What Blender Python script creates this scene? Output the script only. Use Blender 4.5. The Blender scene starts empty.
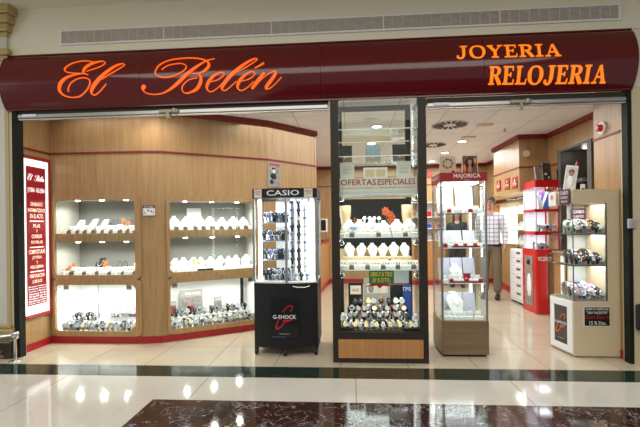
import bpy, bmesh, math, random
from mathutils import Vector, Matrix
R = random.Random(7)
SC = bpy.context.scene
COL = SC.collection
PI = math.pi

# ---------------------------------------------------------------- camera
cam_d = bpy.data.cameras.new('camera')
cam = bpy.data.objects.new('camera', cam_d)
COL.objects.link(cam)
FPX = 420.0
cam_d.sensor_width = 36.0
cam_d.lens = FPX * 36.0 / 640.0
cam_d.shift_y = 13.5 / 640.0
YAW = math.atan(30 / 420)
cam.matrix_world = (Matrix.Translation((0, -3.92, 1.25)) @ Matrix.Rotation(YAW, 4, 'Z')
                    @ Matrix.Rotation(PI / 2, 4, 'X') @ Matrix.Rotation(-0.0128, 4, 'Z'))
cam_d.clip_start = 0.05
SC.camera = cam

# ---------------------------------------------------------------- world, lights, exposure
w = bpy.data.worlds.new('world'); SC.world = w; w.use_nodes = True
w.node_tree.nodes['Background'].inputs[0].default_value = (0.86, 0.88, 0.92, 1)
w.node_tree.nodes['Background'].inputs[1].default_value = 0.42
SC.view_settings.view_transform = 'Standard'
SC.view_settings.look = 'None'
SC.view_settings.gamma = 1
SC.view_settings.use_curve_mapping = False
SC.view_settings.exposure = 0.0

def lamp(name, typ, loc, energy, color=(1, 1, 1), size=None, sizey=None, rot=(0, 0, 0), parent=None, spot=None):
    d = bpy.data.lights.new(name, typ); d.energy = energy; d.color = color
    if typ == 'AREA':
        d.size = size or 0.3
        if sizey: d.shape = 'RECTANGLE'; d.size_y = sizey
    elif size is not None: d.shadow_soft_size = size
    if spot: d.spot_size = spot; d.spot_blend = 0.6
    o = bpy.data.objects.new(name, d); COL.objects.link(o)
    o.location = loc; o.rotation_euler = rot
    if parent: o.parent = parent
    return o

lamp('mall_fill', 'AREA', (-0.4, -3.2, 3.38), 175, (1.0, 0.98, 0.94), 6.0, 3.0)  # broad fill under the mall ceiling, added to brighten facade and floor
lamp('mall_window', 'AREA', (-7.6, -4.2, 2.6), 70, (0.8, 0.88, 1.0), 2.2, 1.2, rot=(PI / 2, 0, -PI / 2 - 0.35))
lamp('shop_ceiling_fill', 'AREA', (0.5, 1.9, 2.5), 74, (0.93, 0.97, 1.0), 3.6, 2.4)  # added fill with no fitting of its own, brightens the shop interior
lamp('shop_back_fill', 'AREA', (1.2, 4.2, 2.5), 72, (0.93, 0.97, 1.0), 2.6, 1.8)  # second added fill, lifts the rear of the shop
lamp('entrance_left_fill', 'AREA', (-2.2, 0.28, 2.5), 5, (1.0, 0.93, 0.82), 1.8, 0.3)  # weak added fill for the wood wall at the left entrance

# ---------------------------------------------------------------- materials
MATS = {}
def nodes_of(m):
    m.use_nodes = True
    nt = m.node_tree
    return nt, nt.nodes['Principled BSDF']
def mat(name, col, rough=0.5, metal=0.0, emit=None, es=0.0, coat=0.0, var=0.0, scale=8.0, stretch=(1, 1, 1), spec=0.5, bump=0.0):
    if name in MATS: return MATS[name]
    m = bpy.data.materials.new(name); nt, b = nodes_of(m)
    b.inputs['Roughness'].default_value = rough
    b.inputs['Metallic'].default_value = metal
    b.inputs['Specular IOR Level'].default_value = spec
    b.inputs['Coat Weight'].default_value = coat
    b.inputs['Coat Roughness'].default_value = 0.05
    tc = nt.nodes.new('ShaderNodeTexCoord'); mp = nt.nodes.new('ShaderNodeMapping')
    mp.inputs['Scale'].default_value = stretch
    nz = nt.nodes.new('ShaderNodeTexNoise'); nz.inputs['Scale'].default_value = scale
    nz.inputs['Detail'].default_value = 4
    cr = nt.nodes.new('ShaderNodeMixRGB')
    v = max(var, 0.01)
    cr.inputs[1].default_value = (*[c * (1 - v) for c in col], 1)
    cr.inputs[2].default_value = (*[min(1, c * (1 + v)) for c in col], 1)
    nt.links.new(tc.outputs['Object'], mp.inputs[0]); nt.links.new(mp.outputs[0], nz.inputs[0])
    nt.links.new(nz.outputs[0], cr.inputs[0]); nt.links.new(cr.outputs[0], b.inputs['Base Color'])
    if bump:
        bp = nt.nodes.new('ShaderNodeBump'); bp.inputs['Strength'].default_value = bump; bp.inputs['Distance'].default_value = 0.01
        nt.links.new(nz.outputs[0], bp.inputs['Height']); nt.links.new(bp.outputs[0], b.inputs['Normal'])
    if emit:
        b.inputs['Emission Color'].default_value = (*emit, 1); b.inputs['Emission Strength'].default_value = es
    MATS[name] = m
    return m

def wood(name, c1, c2, rough=0.32, vertical=True):
    m = bpy.data.materials.new(name); nt, b = nodes_of(m); N = nt.nodes; L = nt.links
    tc = N.new('ShaderNodeTexCoord'); mp = N.new('ShaderNodeMapping')
    mp.inputs['Scale'].default_value = (9, 9, 0.55) if vertical else (0.55, 9, 9)
    n1 = N.new('ShaderNodeTexNoise'); n1.inputs['Scale'].default_value = 3.5; n1.inputs['Detail'].default_value = 6
    mp2 = N.new('ShaderNodeMapping'); mp2.inputs['Scale'].default_value = (60, 60, 1.4) if vertical else (1.4, 60, 60)
    n2 = N.new('ShaderNodeTexNoise'); n2.inputs['Scale'].default_value = 3.0; n2.inputs['Detail'].default_value = 3
    mix = N.new('ShaderNodeMath'); mix.operation = 'MULTIPLY_ADD'; mix.inputs[1].default_value = 0.45
    md = N.new('ShaderNodeMath'); md.operation = 'MULTIPLY'; md.inputs[1].default_value = 0.55
    rp = N.new('ShaderNodeValToRGB')
    rp.color_ramp.elements[0].position = 0.36; rp.color_ramp.elements[0].color = (*c1, 1)
    rp.color_ramp.elements[1].position = 0.66; rp.color_ramp.elements[1].color = (*c2, 1)
    L.new(tc.outputs['Object'], mp.inputs[0]); L.new(mp.outputs[0], n1.inputs[0])
    L.new(tc.outputs['Object'], mp2.inputs[0]); L.new(mp2.outputs[0], n2.inputs[0])
    L.new(n1.outputs[0], md.inputs[0]); L.new(n2.outputs[0], mix.inputs[0]); L.new(md.outputs[0], mix.inputs[2])
    L.new(mix.outputs[0], rp.inputs[0]); L.new(rp.outputs[0], b.inputs['Base Color'])
    b.inputs['Roughness'].default_value = rough
    MATS[name] = m
    return m

def marble(name, base, vein, veinw=0.03, scale=3.0, rough=0.07, tile=None, grout=(0.25, 0.22, 0.18), mottle=0.12, offset=(0, 0), gw=0.004, warp=0.22):
    m = bpy.data.materials.new(name); nt, b = nodes_of(m); N = nt.nodes; L = nt.links
    tc = N.new('ShaderNodeTexCoord')
    nz = N.new('ShaderNodeTexNoise'); nz.inputs['Scale'].default_value = scale; nz.inputs['Detail'].default_value = 8
    mixv = N.new('ShaderNodeMixRGB'); mixv.inputs[0].default_value = warp
    L.new(tc.outputs['Object'], mixv.inputs[1]); L.new(nz.outputs['Color'], mixv.inputs[2])
    vo = N.new('ShaderNodeTexVoronoi'); vo.feature = 'DISTANCE_TO_EDGE'; vo.inputs['Scale'].default_value = scale * 2.2
    L.new(tc.outputs['Object'], nz.inputs[0]); L.new(mixv.outputs[0], vo.inputs[0])
    rp = N.new('ShaderNodeValToRGB'); rp.color_ramp.elements[0].color = (1, 1, 1, 1); rp.color_ramp.elements[0].position = 0
    rp.color_ramp.elements[1].position = veinw; rp.color_ramp.elements[1].color = (0, 0, 0, 1)
    L.new(vo.outputs['Distance'], rp.inputs[0])
    n3 = N.new('ShaderNodeTexNoise'); n3.inputs['Scale'].default_value = scale * 1.7; n3.inputs['Detail'].default_value = 5
    L.new(tc.outputs['Object'], n3.inputs[0])
    gate = N.new('ShaderNodeValToRGB'); gate.color_ramp.elements[0].position = 0.45; gate.color_ramp.elements[1].position = 0.6
    L.new(n3.outputs[0], gate.inputs[0])
    vm = N.new('ShaderNodeMath'); vm.operation = 'MULTIPLY'; L.new(rp.outputs[0], vm.inputs[0]); L.new(gate.outputs[0], vm.inputs[1])
    bc = N.new('ShaderNodeMixRGB'); bc.inputs[1].default_value = (*[c * (1 - mottle) for c in base], 1)
    bc.inputs[2].default_value = (*[c * (1 + mottle) for c in base], 1); L.new(nz.outputs[0], bc.inputs[0])
    mx = N.new('ShaderNodeMixRGB'); mx.inputs[2].default_value = (*vein, 1)
    L.new(vm.outputs[0], mx.inputs[0]); L.new(bc.outputs[0], mx.inputs[1])
    out = mx.outputs[0]
    if tile:
        br = N.new('ShaderNodeTexBrick'); br.offset = 0; br.inputs['Scale'].default_value = 1
        br.inputs['Brick Width'].default_value = tile[0]; br.inputs['Row Height'].default_value = tile[1]
        br.inputs['Mortar Size'].default_value = gw; br.inputs['Mortar Smooth'].default_value = 0
        br.inputs['Color1'].default_value = (1, 1, 1, 1); br.inputs['Color2'].default_value = (0.93, 0.93, 0.93, 1)
        br.inputs['Mortar'].default_value = (0, 0, 0, 1)
        mo = N.new('ShaderNodeMapping'); mo.inputs['Location'].default_value = (offset[0], offset[1], 0)
        L.new(tc.outputs['Object'], mo.inputs[0]); L.new(mo.outputs[0], br.inputs[0])
        ml = N.new('ShaderNodeMixRGB'); ml.blend_type = 'MULTIPLY'; ml.inputs[0].default_value = 1
        L.new(out, ml.inputs[1]); L.new(br.outputs['Color'], ml.inputs[2])
        gx = N.new('ShaderNodeMixRGB'); gx.inputs[2].default_value = (*grout, 1)
        L.new(br.outputs['Fac'], gx.inputs[0]); L.new(ml.outputs[0], gx.inputs[1]); out = gx.outputs[0]
    L.new(out, b.inputs['Base Color'])
    b.inputs['Roughness'].default_value = rough
    MATS[name] = m
    return m

def glass(name, tint=(0.97, 1.0, 0.985), ior=1.3):
    m = bpy.data.materials.new(name); m.use_nodes = True; nt = m.node_tree; N = nt.nodes; L = nt.links
    N.remove(N['Principled BSDF']); out = N['Material Output']
    fr = N.new('ShaderNodeFresnel'); geo = N.new('ShaderNodeNewGeometry'); mr = N.new('ShaderNodeMapRange')
    mr.inputs['To Min'].default_value = ior; mr.inputs['To Max'].default_value = 1 / ior      # same reflectance on both sides of the pane
    L.new(geo.outputs['Backfacing'], mr.inputs['Value']); L.new(mr.outputs[0], fr.inputs[0])
    t = N.new('ShaderNodeBsdfTransparent'); t.inputs[0].default_value = (*tint, 1)
    g = N.new('ShaderNodeBsdfGlossy'); g.inputs['Roughness'].default_value = 0.02
    mx = N.new('ShaderNodeMixShader'); L.new(fr.outputs[0], mx.inputs[0]); L.new(t.outputs[0], mx.inputs[1]); L.new(g.outputs[0], mx.inputs[2])
    L.new(mx.outputs[0], out.inputs[0])
    MATS[name] = m
    return m

def plaid(name):
    m = bpy.data.materials.new(name); nt, b = nodes_of(m); N = nt.nodes; L = nt.links
    tc = N.new('ShaderNodeTexCoord'); br = N.new('ShaderNodeTexBrick'); br.offset = 0
    br.inputs['Brick Width'].default_value = 0.07; br.inputs['Row Height'].default_value = 0.07; br.inputs['Scale'].default_value = 1
    br.inputs['Mortar Size'].default_value = 0.008
    br.inputs['Color1'].default_value = (0.72, 0.74, 0.78, 1); br.inputs['Color2'].default_value = (0.66, 0.68, 0.73, 1)
    br.inputs['Mortar'].default_value = (0.30, 0.30, 0.38, 1)
    mp = N.new('ShaderNodeMapping'); mp.inputs['Rotation'].default_value = (PI / 2, 0, 0)
    L.new(tc.outputs['Object'], mp.inputs[0]); L.new(mp.outputs[0], br.inputs[0]); L.new(br.outputs[0], b.inputs['Base Color'])
    b.inputs['Roughness'].default_value = 0.85
    MATS[name] = m
    return m

WOOD = wood('beech_laminate', (0.325, 0.188, 0.078), (0.455, 0.288, 0.132), 0.3)
FRAMEW = wood('frame_wood', (0.33, 0.188, 0.078), (0.455, 0.285, 0.132), 0.3)
OAK = wood('oak_base', (0.17, 0.11, 0.055), (0.26, 0.17, 0.09), 0.35, False)
ORANGEW = wood('honey_wood', (0.42, 0.19, 0.06), (0.56, 0.28, 0.10), 0.35)
GLASS = glass('clear_glass')
CREAMFLOOR = marble('cream_marble_tiles', (0.50, 0.43, 0.32), (0.42, 0.37, 0.26), 0.012, 2.2, 0.10, (0.6, 0.6), offset=(0.1, 0.18))
CREAMBAND = marble('cream_marble_band', (0.50, 0.475, 0.42), (0.42, 0.38, 0.32), 0.012, 2.0, 0.08, (1.23, 4.0), offset=(-0.03, 2.0))
GREENM = marble('green_marble', (0.012, 0.024, 0.017), (0.06, 0.08, 0.06), 0.02, 5, 0.08, (1.23, 4.0), grout=(0.01, 0.01, 0.01), offset=(-0.03, 2.0))
BROWNM = marble('brown_marble', (0.032, 0.013, 0.010), (0.46, 0.40, 0.38), 0.035, 5.0, 0.07, (1.23, 4.0), grout=(0.02, 0.01, 0.01), offset=(-0.03, 2.0), mottle=0.6, warp=0.55)
BEIGE = mat('beige_stone', (0.60, 0.51, 0.32), 0.6, var=0.06, scale=2.5)
MALLP = mat('mall_paint', (0.80, 0.75, 0.58), 0.7, var=0.03, scale=1.5)
BURG = mat('burgundy_gloss', (0.105, 0.005, 0.006), 0.13, coat=0.2, var=0.05, spec=0.4)
RED = mat('red_trim', (0.36, 0.012, 0.016), 0.35)
BRED = mat('bright_red', (0.55, 0.01, 0.015), 0.25, coat=0.4)
DRED = mat('header_red', (0.33, 0.018, 0.016), 0.35)
DGREEN = mat('dark_post', (0.009, 0.012, 0.008), 0.6, spec=0.2)
DFRAME = mat('dark_brown_frame', (0.030, 0.024, 0.016), 0.5, spec=0.3)
BLACK = mat('black_plastic', (0.009, 0.009, 0.010), 0.45, spec=0.35)
BLACKM = mat('black_matte', (0.012, 0.012, 0.013), 0.8)
WHITE = mat('white_plastic', (0.80, 0.80, 0.80), 0.45)
VELVET = mat('white_velvet', (0.86, 0.86, 0.84), 0.9)
CROWN = mat('dark_red_trim', (0.21, 0.012, 0.016), 0.4)
CREAMP = mat('cream_panel', (0.66, 0.53, 0.345), 0.5)
GREYP = mat('grey_interior', (0.25, 0.25, 0.225), 0.7)
WHITEI = mat('white_interior', (0.86, 0.86, 0.84), 0.7)
CHROME = mat('chrome', (0.75, 0.74, 0.72), 0.18, 1.0)
STEEL = mat('steel', (0.50, 0.51, 0.53), 0.28, 1.0)
DIAL = mat('silver_dial', (0.42, 0.42, 0.43), 0.4)
CUFF = mat('grey_cuff', (0.42, 0.41, 0.40), 0.6)
GOLD = mat('gold', (0.83, 0.56, 0.20), 0.28, 1.0)
PAINTGOLD = mat('painted_gold', (0.50, 0.38, 0.16), 0.4, 0.4)
ALU = mat('brushed_aluminium', (0.42, 0.41, 0.38), 0.34, 1.0)
PEARL = mat('pearl', (0.85, 0.80, 0.74), 0.2)
BLUE = mat('blue', (0.03, 0.08, 0.35), 0.4)
SLATE = mat('slate_blue_card', (0.12, 0.19, 0.25), 0.5)
ORANGE = mat('orange', (0.85, 0.22, 0.03), 0.5)
YEL = mat('yellow', (0.80, 0.55, 0.05), 0.5)
GREEN = mat('green', (0.05, 0.30, 0.08), 0.5)
PINK = mat('magenta', (0.75, 0.12, 0.35), 0.5)
SKIN = mat('skin', (0.42, 0.20, 0.14), 0.55)
HAIR = mat('grey_hair', (0.05, 0.043, 0.037), 0.8)
DHAIR = mat('dark_hair', (0.018, 0.012, 0.010), 0.6)
TROUS = mat('brown_trousers', (0.17, 0.125, 0.075), 0.85)
SHOE = mat('dark_shoe', (0.015, 0.012, 0.010), 0.4)
PLAID = plaid('plaid_shirt')
NEON = mat('lit_orange_letters', (0.25, 0.04, 0.005), 0.4, emit=(1.0, 0.13, 0.006), es=1.0)
NEONY = mat('lit_amber_letters', (0.25, 0.06, 0.005), 0.4, emit=(1.0, 0.23, 0.006), es=1.0)
TUBE = mat('lit_tube', (1, 1, 1), 0.5, emit=(0.93, 0.96, 1.0), es=7.0)
DISC = mat('lit_disc', (1, 1, 1), 0.5, emit=(1.0, 0.95, 0.86), es=9.0)
BACKLIT = mat('backlit_white', (0.9, 0.9, 0.9), 0.4, emit=(0.95, 0.97, 1.0), es=0.9)
BACKRED = mat('backlit_red', (0.28, 0.006, 0.014), 0.4, emit=(0.45, 0.006, 0.02), es=0.22)
CEILT = marble('ceiling_tiles', (0.88, 0.90, 0.93), (0.88, 0.90, 0.93), 0.001, 3, 0.85, (0.6, 0.6), grout=(0.55, 0.55, 0.55), mottle=0.03, offset=(0.05, 0.1), gw=0.006)
CREAMT = mat('cream_text', (0.85, 0.82, 0.72), 0.5)
WTEXT = mat('white_text', (0.8, 0.8, 0.8), 0.5)
RTEXT = mat('red_text', (0.42, 0.015, 0.015), 0.5)
PAPER = mat('paper', (0.72, 0.68, 0.58), 0.6)
GPAPER = mat('grey_paper', (0.35, 0.34, 0.31), 0.6)
BTAN = mat('tan_velvet', (0.72, 0.55, 0.34), 0.85)
DKGREENP = mat('green_card', (0.035, 0.14, 0.035), 0.5)
PHOTOBR = mat('photo_brown', (0.16, 0.05, 0.02), 0.5, var=0.8, scale=30)
PHOTOCR = mat('photo_cream', (0.65, 0.45, 0.30), 0.5, var=0.1)
PHOTOGY = mat('photo_grey', (0.25, 0.23, 0.22), 0.5, var=0.9, scale=25)
PHOTOLT = mat('photo_light', (0.62, 0.58, 0.55), 0.5, var=0.4, scale=20)
PLUM = mat('plum_card', (0.07, 0.02, 0.045), 0.5)

# ---------------------------------------------------------------- mesh builder
_tcache = {}
def text_data(s):
    if s in _tcache: return _tcache[s]
    cu = bpy.data.curves.new('t', 'FONT'); cu.body = s; cu.resolution_u = 2; cu.offset = 0.012
    o = bpy.data.objects.new('t', cu); COL.objects.link(o)
    bpy.context.view_layer.update()
    me = bpy.data.meshes.new_from_object(o.evaluated_get(bpy.context.evaluated_depsgraph_get()))
    vs = [(v.co.x, v.co.y) for v in me.vertices]; fs = [tuple(p.vertices) for p in me.polygons]
    bpy.data.objects.remove(o); bpy.data.curves.remove(cu); bpy.data.meshes.remove(me)
    x0 = min(v[0] for v in vs); x1 = max(v[0] for v in vs); y0 = min(v[1] for v in vs); y1 = max(v[1] for v in vs)
    vs = [((x - x0) / (x1 - x0), (y - y0) / (y1 - y0)) for x, y in vs]
    _tcache[s] = (vs, fs)
    return _tcache[s]

class MB:
    def __init__(s, off=(0, 0, 0)):
        s.v = []; s.f = []; s.m = []; s.cur = 0; s.off = Vector(off); s.T = Matrix.Identity(4); s.sm = []
        s.smooth = False
    def add(s, vs, fs, smooth=None):
        n = len(s.v)
        for p in vs: s.v.append(tuple(s.T @ Vector(p) - s.off))
        for f in fs:
            s.f.append(tuple(n + i for i in f)); s.m.append(s.cur); s.sm.append(s.smooth if smooth is None else smooth)
        return s
    def mat(s, i): s.cur = i; return s
    def box(s, x0, x1, y0, y1, z0, z1, b=0.0):
        if b > 0:
            return s.bevbox(x0, x1, y0, y1, z0, z1, b)
        vs = [(x, y, z) for z in (z0, z1) for y in (y0, y1) for x in (x0, x1)]
        return s.add(vs, [(0, 2, 3, 1), (4, 5, 7, 6), (0, 1, 5, 4), (2, 6, 7, 3), (0, 4, 6, 2), (1, 3, 7, 5)])
    def bevbox(s, x0, x1, y0, y1, z0, z1, b):
        bm = bmesh.new(); bmesh.ops.create_cube(bm, size=1)
        for v in bm.verts:
            v.co = Vector(((x0 + x1) / 2 + v.co.x * (x1 - x0), (y0 + y1) / 2 + v.co.y * (y1 - y0), (z0 + z1) / 2 + v.co.z * (z1 - z0)))
        bmesh.ops.bevel(bm, geom=bm.edges[:], offset=b, segments=2, affect='EDGES', profile=0.5)
        bm.verts.index_update()
        s.add([v.co[:] for v in bm.verts], [tuple(v.index for v in f.verts) for f in bm.faces]); bm.free()
        return s
    def prism(s, poly, z0, z1):
        n = len(poly)
        vs = [(x, y, z0) for x, y in poly] + [(x, y, z1) for x, y in poly]
        fs = [tuple(range(n - 1, -1, -1)), tuple(range(n, 2 * n))] + [(i, (i + 1) % n, n + (i + 1) % n, n + i) for i in range(n)]
        return s.add(vs, fs)
    def slab(s, poly, y0, y1):          # polygon in XZ, thickness along Y
        n = len(poly)
        vs = [(x, y0, z) for x, z in poly] + [(x, y1, z) for x, z in poly]
        fs = [tuple(range(n)), tuple(range(2 * n - 1, n - 1, -1))] + [(i, n + i, n + (i + 1) % n, (i + 1) % n) for i in range(n)]
        return s.add(vs, fs)
    def tube(s, pts, r, seg=8, caps=True):
        pts = [Vector(p) for p in pts]; rs = r if isinstance(r, (list, tuple)) else [r] * len(pts)
        vs = []; fs = []; up = None
        for i, p in enumerate(pts):
            d = (pts[min(i + 1, len(pts) - 1)] - pts[max(i - 1, 0)]).normalized()
            if up is None:
                up = Vector((0, 0, 1)) if abs(d.z) < 0.9 else Vector((1, 0, 0))
            a = d.cross(up).normalized(); bb = a.cross(d).normalized(); up = bb
            for k in range(seg):
                t = 2 * PI * k / seg
                vs.append(tuple(p + rs[i] * (a * math.cos(t) + bb * math.sin(t))))
        for i in range(len(pts) - 1):
            for k in range(seg):
                fs.append((i * seg + k, i * seg + (k + 1) % seg, (i + 1) * seg + (k + 1) % seg, (i + 1) * seg + k))
        s.add(vs, fs, True)
        if caps:
            m = len(pts) - 1
            s.add(vs[:seg], [tuple(range(seg - 1, -1, -1))], False); s.add(vs[m * seg:], [tuple(range(seg))], False)
        return s
    def cyl(s, c, r, h, seg=16, r2=None):
        return s.tube([c, (c[0], c[1], c[2] + h)], [r, r if r2 is None else r2], seg)
    def lathe(s, prof, c=(0, 0, 0), seg=16):
        vs = []; fs = []
        for r, z in prof:
            for k in range(seg):
                t = 2 * PI * k / seg; vs.append((c[0] + r * math.cos(t), c[1] + r * math.sin(t), c[2] + z))
        for i in range(len(prof) - 1):
            for k in range(seg):
                fs.append((i * seg + k, i * seg + (k + 1) % seg, (i + 1) * seg + (k + 1) % seg, (i + 1) * seg + k))
        fs.append(tuple(range(seg - 1, -1, -1))); fs.append(tuple((len(prof) - 1) * seg + k for k in range(seg)))
        return s.add(vs, fs, True)
    def ball(s, c, r, seg=8, rings=6):
        if not isinstance(r, (tuple, list)): r = (r, r, r)
        vs = [(c[0], c[1], c[2] - r[2])]; fs = []
        for i in range(1, rings):
            a = -PI / 2 + PI * i / rings
            for k in range(seg):
                t = 2 * PI * k / seg
                vs.append((c[0] + r[0] * math.cos(a) * math.cos(t), c[1] + r[1] * math.cos(a) * math.sin(t), c[2] + r[2] * math.sin(a)))
        vs.append((c[0], c[1], c[2] + r[2])); n = len(vs) - 1
        for k in range(seg):
            fs.append((0, 1 + (k + 1) % seg, 1 + k)); fs.append((n, n - seg + k, n - seg + (k + 1) % seg))
        for i in range(rings - 2):
            for k in range(seg):
                a = 1 + i * seg
                fs.append((a + k, a + (k + 1) % seg, a + seg + (k + 1) % seg, a + seg + k))
        return s.add(vs, fs, True)
    def disc(s, c, r, ax='y', h=0.002, seg=16):
        d = {'y': (0, h, 0), 'x': (h, 0, 0), 'z': (0, 0, h)}[ax]
        return s.tube([c, (c[0] + d[0], c[1] + d[1], c[2] + d[2])], r, seg)
    def text(s, t, x0, x1, z0, z1, y, th=0.002):   # lettering in the XZ plane that faces -Y
        vs, fs = text_data(t)
        s.add([(x0 + a * (x1 - x0), y, z0 + b * (z1 - z0)) for a, b in vs], fs)
        return s
    def ribbon(s, pts, yf, th=0.012, sub=5):
        P = []
        n = len(pts)
        for i in range(n - 1):
            p0, p1, p2, p3 = pts[max(i - 1, 0)], pts[i], pts[i + 1], pts[min(i + 2, n - 1)]
            for k in range(sub):
                t = k / sub
                P.append(tuple(0.5 * ((2 * p1[j]) + (-p0[j] + p2[j]) * t + (2 * p0[j] - 5 * p1[j] + 4 * p2[j] - p3[j]) * t * t + (-p0[j] + 3 * p1[j] - 3 * p2[j] + p3[j]) * t ** 3) for j in range(3)))
        P.append(tuple(pts[-1]))
        vs = []; fs = []
        for i, (x, z, wd) in enumerate(P):
            a = P[max(i - 1, 0)]; b = P[min(i + 1, len(P) - 1)]
            dx, dz = b[0] - a[0], b[1] - a[1]; l = math.hypot(dx, dz) or 1
            nx, nz = -dz / l * wd / 2, dx / l * wd / 2
            for sx, sz in ((x + nx, z + nz), (x - nx, z - nz)):
                y = yf(sz); vs.append((sx, y - th, sz)); vs.append((sx, y, sz))
        for i in range(len(P) - 1):
            a = 4 * i; b = a + 4
            fs += [(a, a + 2, b + 2, b), (a, b, b + 1, a + 1), (a + 2, a + 3, b + 3, b + 2)]
        fs += [(0, 1, 3, 2), (len(vs) - 4, len(vs) - 2, len(vs) - 1, len(vs) - 3)]
        return s.add(vs, fs)
    def mesh(s, name, mats):
        me = bpy.data.meshes.new(name); me.from_pydata(s.v, [], s.f)
        for m in (mats if isinstance(mats, (list, tuple)) else [mats]): me.materials.append(m)
        me.polygons.foreach_set('material_index', s.m); me.polygons.foreach_set('use_smooth', s.sm)
        me.update()
        return me
    def build(s, name, mats, parent=None, label=None, loc=None):
        o = bpy.data.objects.new(name, s.mesh(name, mats)); COL.objects.link(o)
        if parent: o.parent = parent
        if loc: o.location = loc
        if label: o['label'] = label
        return o

def tag(o, label, cat, group=None, kind=None):
    o['label'] = label; o['category'] = cat
    if group: o['group'] = group
    if kind: o['kind'] = kind
    return o
def thing(name, label, cat, loc=(0, 0, 0), rotz=0, group=None):
    o = bpy.data.objects.new(name, None); COL.objects.link(o); o.empty_display_size = 0.05
    o.location = loc; o.rotation_euler = (0, 0, rotz)
    return tag(o, label, cat, group)
def struct(name, b, m, loc=None):
    o = b.build(name, m, loc=loc); o['kind'] = 'structure'; return o
def dup(root, loc, rotz=0, label=None, group=None, scale=1):
    def rec(o, par):
        c = o.copy(); COL.objects.link(c); c.parent = par
        for ch in list(o.children): rec(ch, c)
        return c
    r = rec(root, None)
    r.location = loc; r.rotation_euler = (0, 0, rotz); r.scale = (scale,) * 3 if not isinstance(scale, tuple) else scale
    if label: r['label'] = label
    if group: r['group'] = group
    return r

# ================================================================ THE SETTING
CEIL = 2.58
struct('floor', MB().box(-3.5, 4.2, -0.19, 8.0, -0.08, 0), CREAMFLOOR)
struct('trim_1', MB().box(-4.6, 4.2, -0.46, -0.19, -0.08, 0.0), GREENM)
struct('trim_2', MB().box(-7.6, 4.2, -0.93, -0.46, -0.08, 0.0), CREAMBAND)
struct('trim_3', MB().box(-1.46, 4.2, -7.5, -0.93, -0.08, 0.0), BROWNM)
struct('trim_4', MB().box(-7.6, -1.46, -7.5, -0.93, -0.08, 0.0), CREAMBAND)
struct('ceiling', MB().box(-3.5, 4.2, 0.12, 8.0, CEIL, CEIL + 0.08), CEILT)

# facade above and beside the opening
fw = MB().box(-4.6, 4.2, 0.0, 0.12, 2.46, 3.43)
struct('wall_front', fw, MALLP)
struct('wall_front_left', MB().box(-4.6, -3.31, 0.0, 0.14, 0, 2.46), BEIGE)
struct('wall_front_right', MB().box(2.50, 4.2, -0.02, 0.14, 0, 2.46), BEIGE)
struct('trim_5', MB().box(-4.6, 4.2, -0.012, 0.0, 2.972, 2.985), MALLP)
struct('ceiling_mall', MB().box(-7.6, 4.2, -7.5, 0.12, 3.43, 3.53), MALLP)

# jambs
for nm, x0, x1 in (('trim_6', -3.31, -3.255), ('trim_7', 2.465, 2.50)):
    struct(nm, MB().box(x0, x1, -0.01, 0.07, 0, 2.46), DGREEN)

# air vent above the fascia
t = thing('ventilation_grille', 'long slatted air grille in the wall above the burgundy shop sign', 'vent', (0, -0.001, 3.125))
def vz(x): return 0
b = MB()
X0, X1 = -2.80, 2.42
b.box(X0, X1, -0.018, 0, 0.058, 0.072).box(X0, X1, -0.018, 0, -0.072, -0.058).box(X0, X0 + 0.02, -0.018, 0, -0.058, 0.058).box(X1 - 0.02, X1, -0.018, 0, -0.058, 0.058)
b.build('frame', WHITE, t)
b = MB()
b.box(X0 + 0.02, X1 - 0.02, -0.003, 0, -0.058, 0.058)
b.mat(1)
for k in range(11):
    z = -0.052 + k * 0.0104
    b.box(X0 + 0.02, X1 - 0.02, -0.012, -0.004, z - 0.002, z + 0.002)
for k in range(1, 60):
    x = X0 + k * (X1 - X0) / 60; e = 0.006 if k % 12 == 0 else 0.0015
    b.box(x - e, x + e, -0.014, -0.003, -0.058, 0.058)
b.build('slats', [mat('vent_dark', (0.24, 0.21, 0.17), 0.7), mat('vent_slat', (0.75, 0.70, 0.60), 0.5)], t)

# pilaster at the far left
t = thing('pilaster', 'cream and gold classical column with dark marble plinth at left edge', 'column', (-3.715, 0.0, 0))
MB().box(-0.40, 0.40, -0.055, -0.0005, 0, 0.165, 0.006).build('plinth', marble('plinth_marble', (0.05, 0.028, 0.018), (0.35, 0.25, 0.15), 0.05, 6, 0.15, mottle=0.5), t, 'dark veined marble plinth')
b = MB()
for z0, z1, e in ((0.165, 0.20, 0.40), (0.20, 0.29, 0.415), (0.29, 0.33, 0.385)):
    b.box(-e, e, -0.03 - (e - 0.38), -0.0005, z0, z1, 0.008)
b.build('base_moulding', PAINTGOLD, t, 'gold rounded base moulding')
b = MB().box(-0.37, 0.335, -0.013, -0.0005, 0.33, 2.92)
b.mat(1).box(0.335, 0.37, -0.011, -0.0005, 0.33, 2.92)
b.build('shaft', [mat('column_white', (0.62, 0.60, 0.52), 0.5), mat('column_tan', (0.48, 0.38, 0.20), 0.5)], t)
b = MB()
for z0, z1, e in ((2.92, 2.97, 0.39), (2.97, 3.03, 0.415), (3.16, 3.20, 0.395), (3.20, 3.27, 0.42), (3.27, 3.35, 0.45), (3.35, 3.43, 0.475)):
    b.box(-e, e, -0.03 - (e - 0.38), -0.0005, z0, z1, 0.008)
b.build('capital', PAINTGOLD, t, 'stepped gold capital')
MB().box(-0.375, 0.375, -0.028, -0.0005, 3.03, 3.16).build('capital_neck', MATS['column_white'], t)

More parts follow.
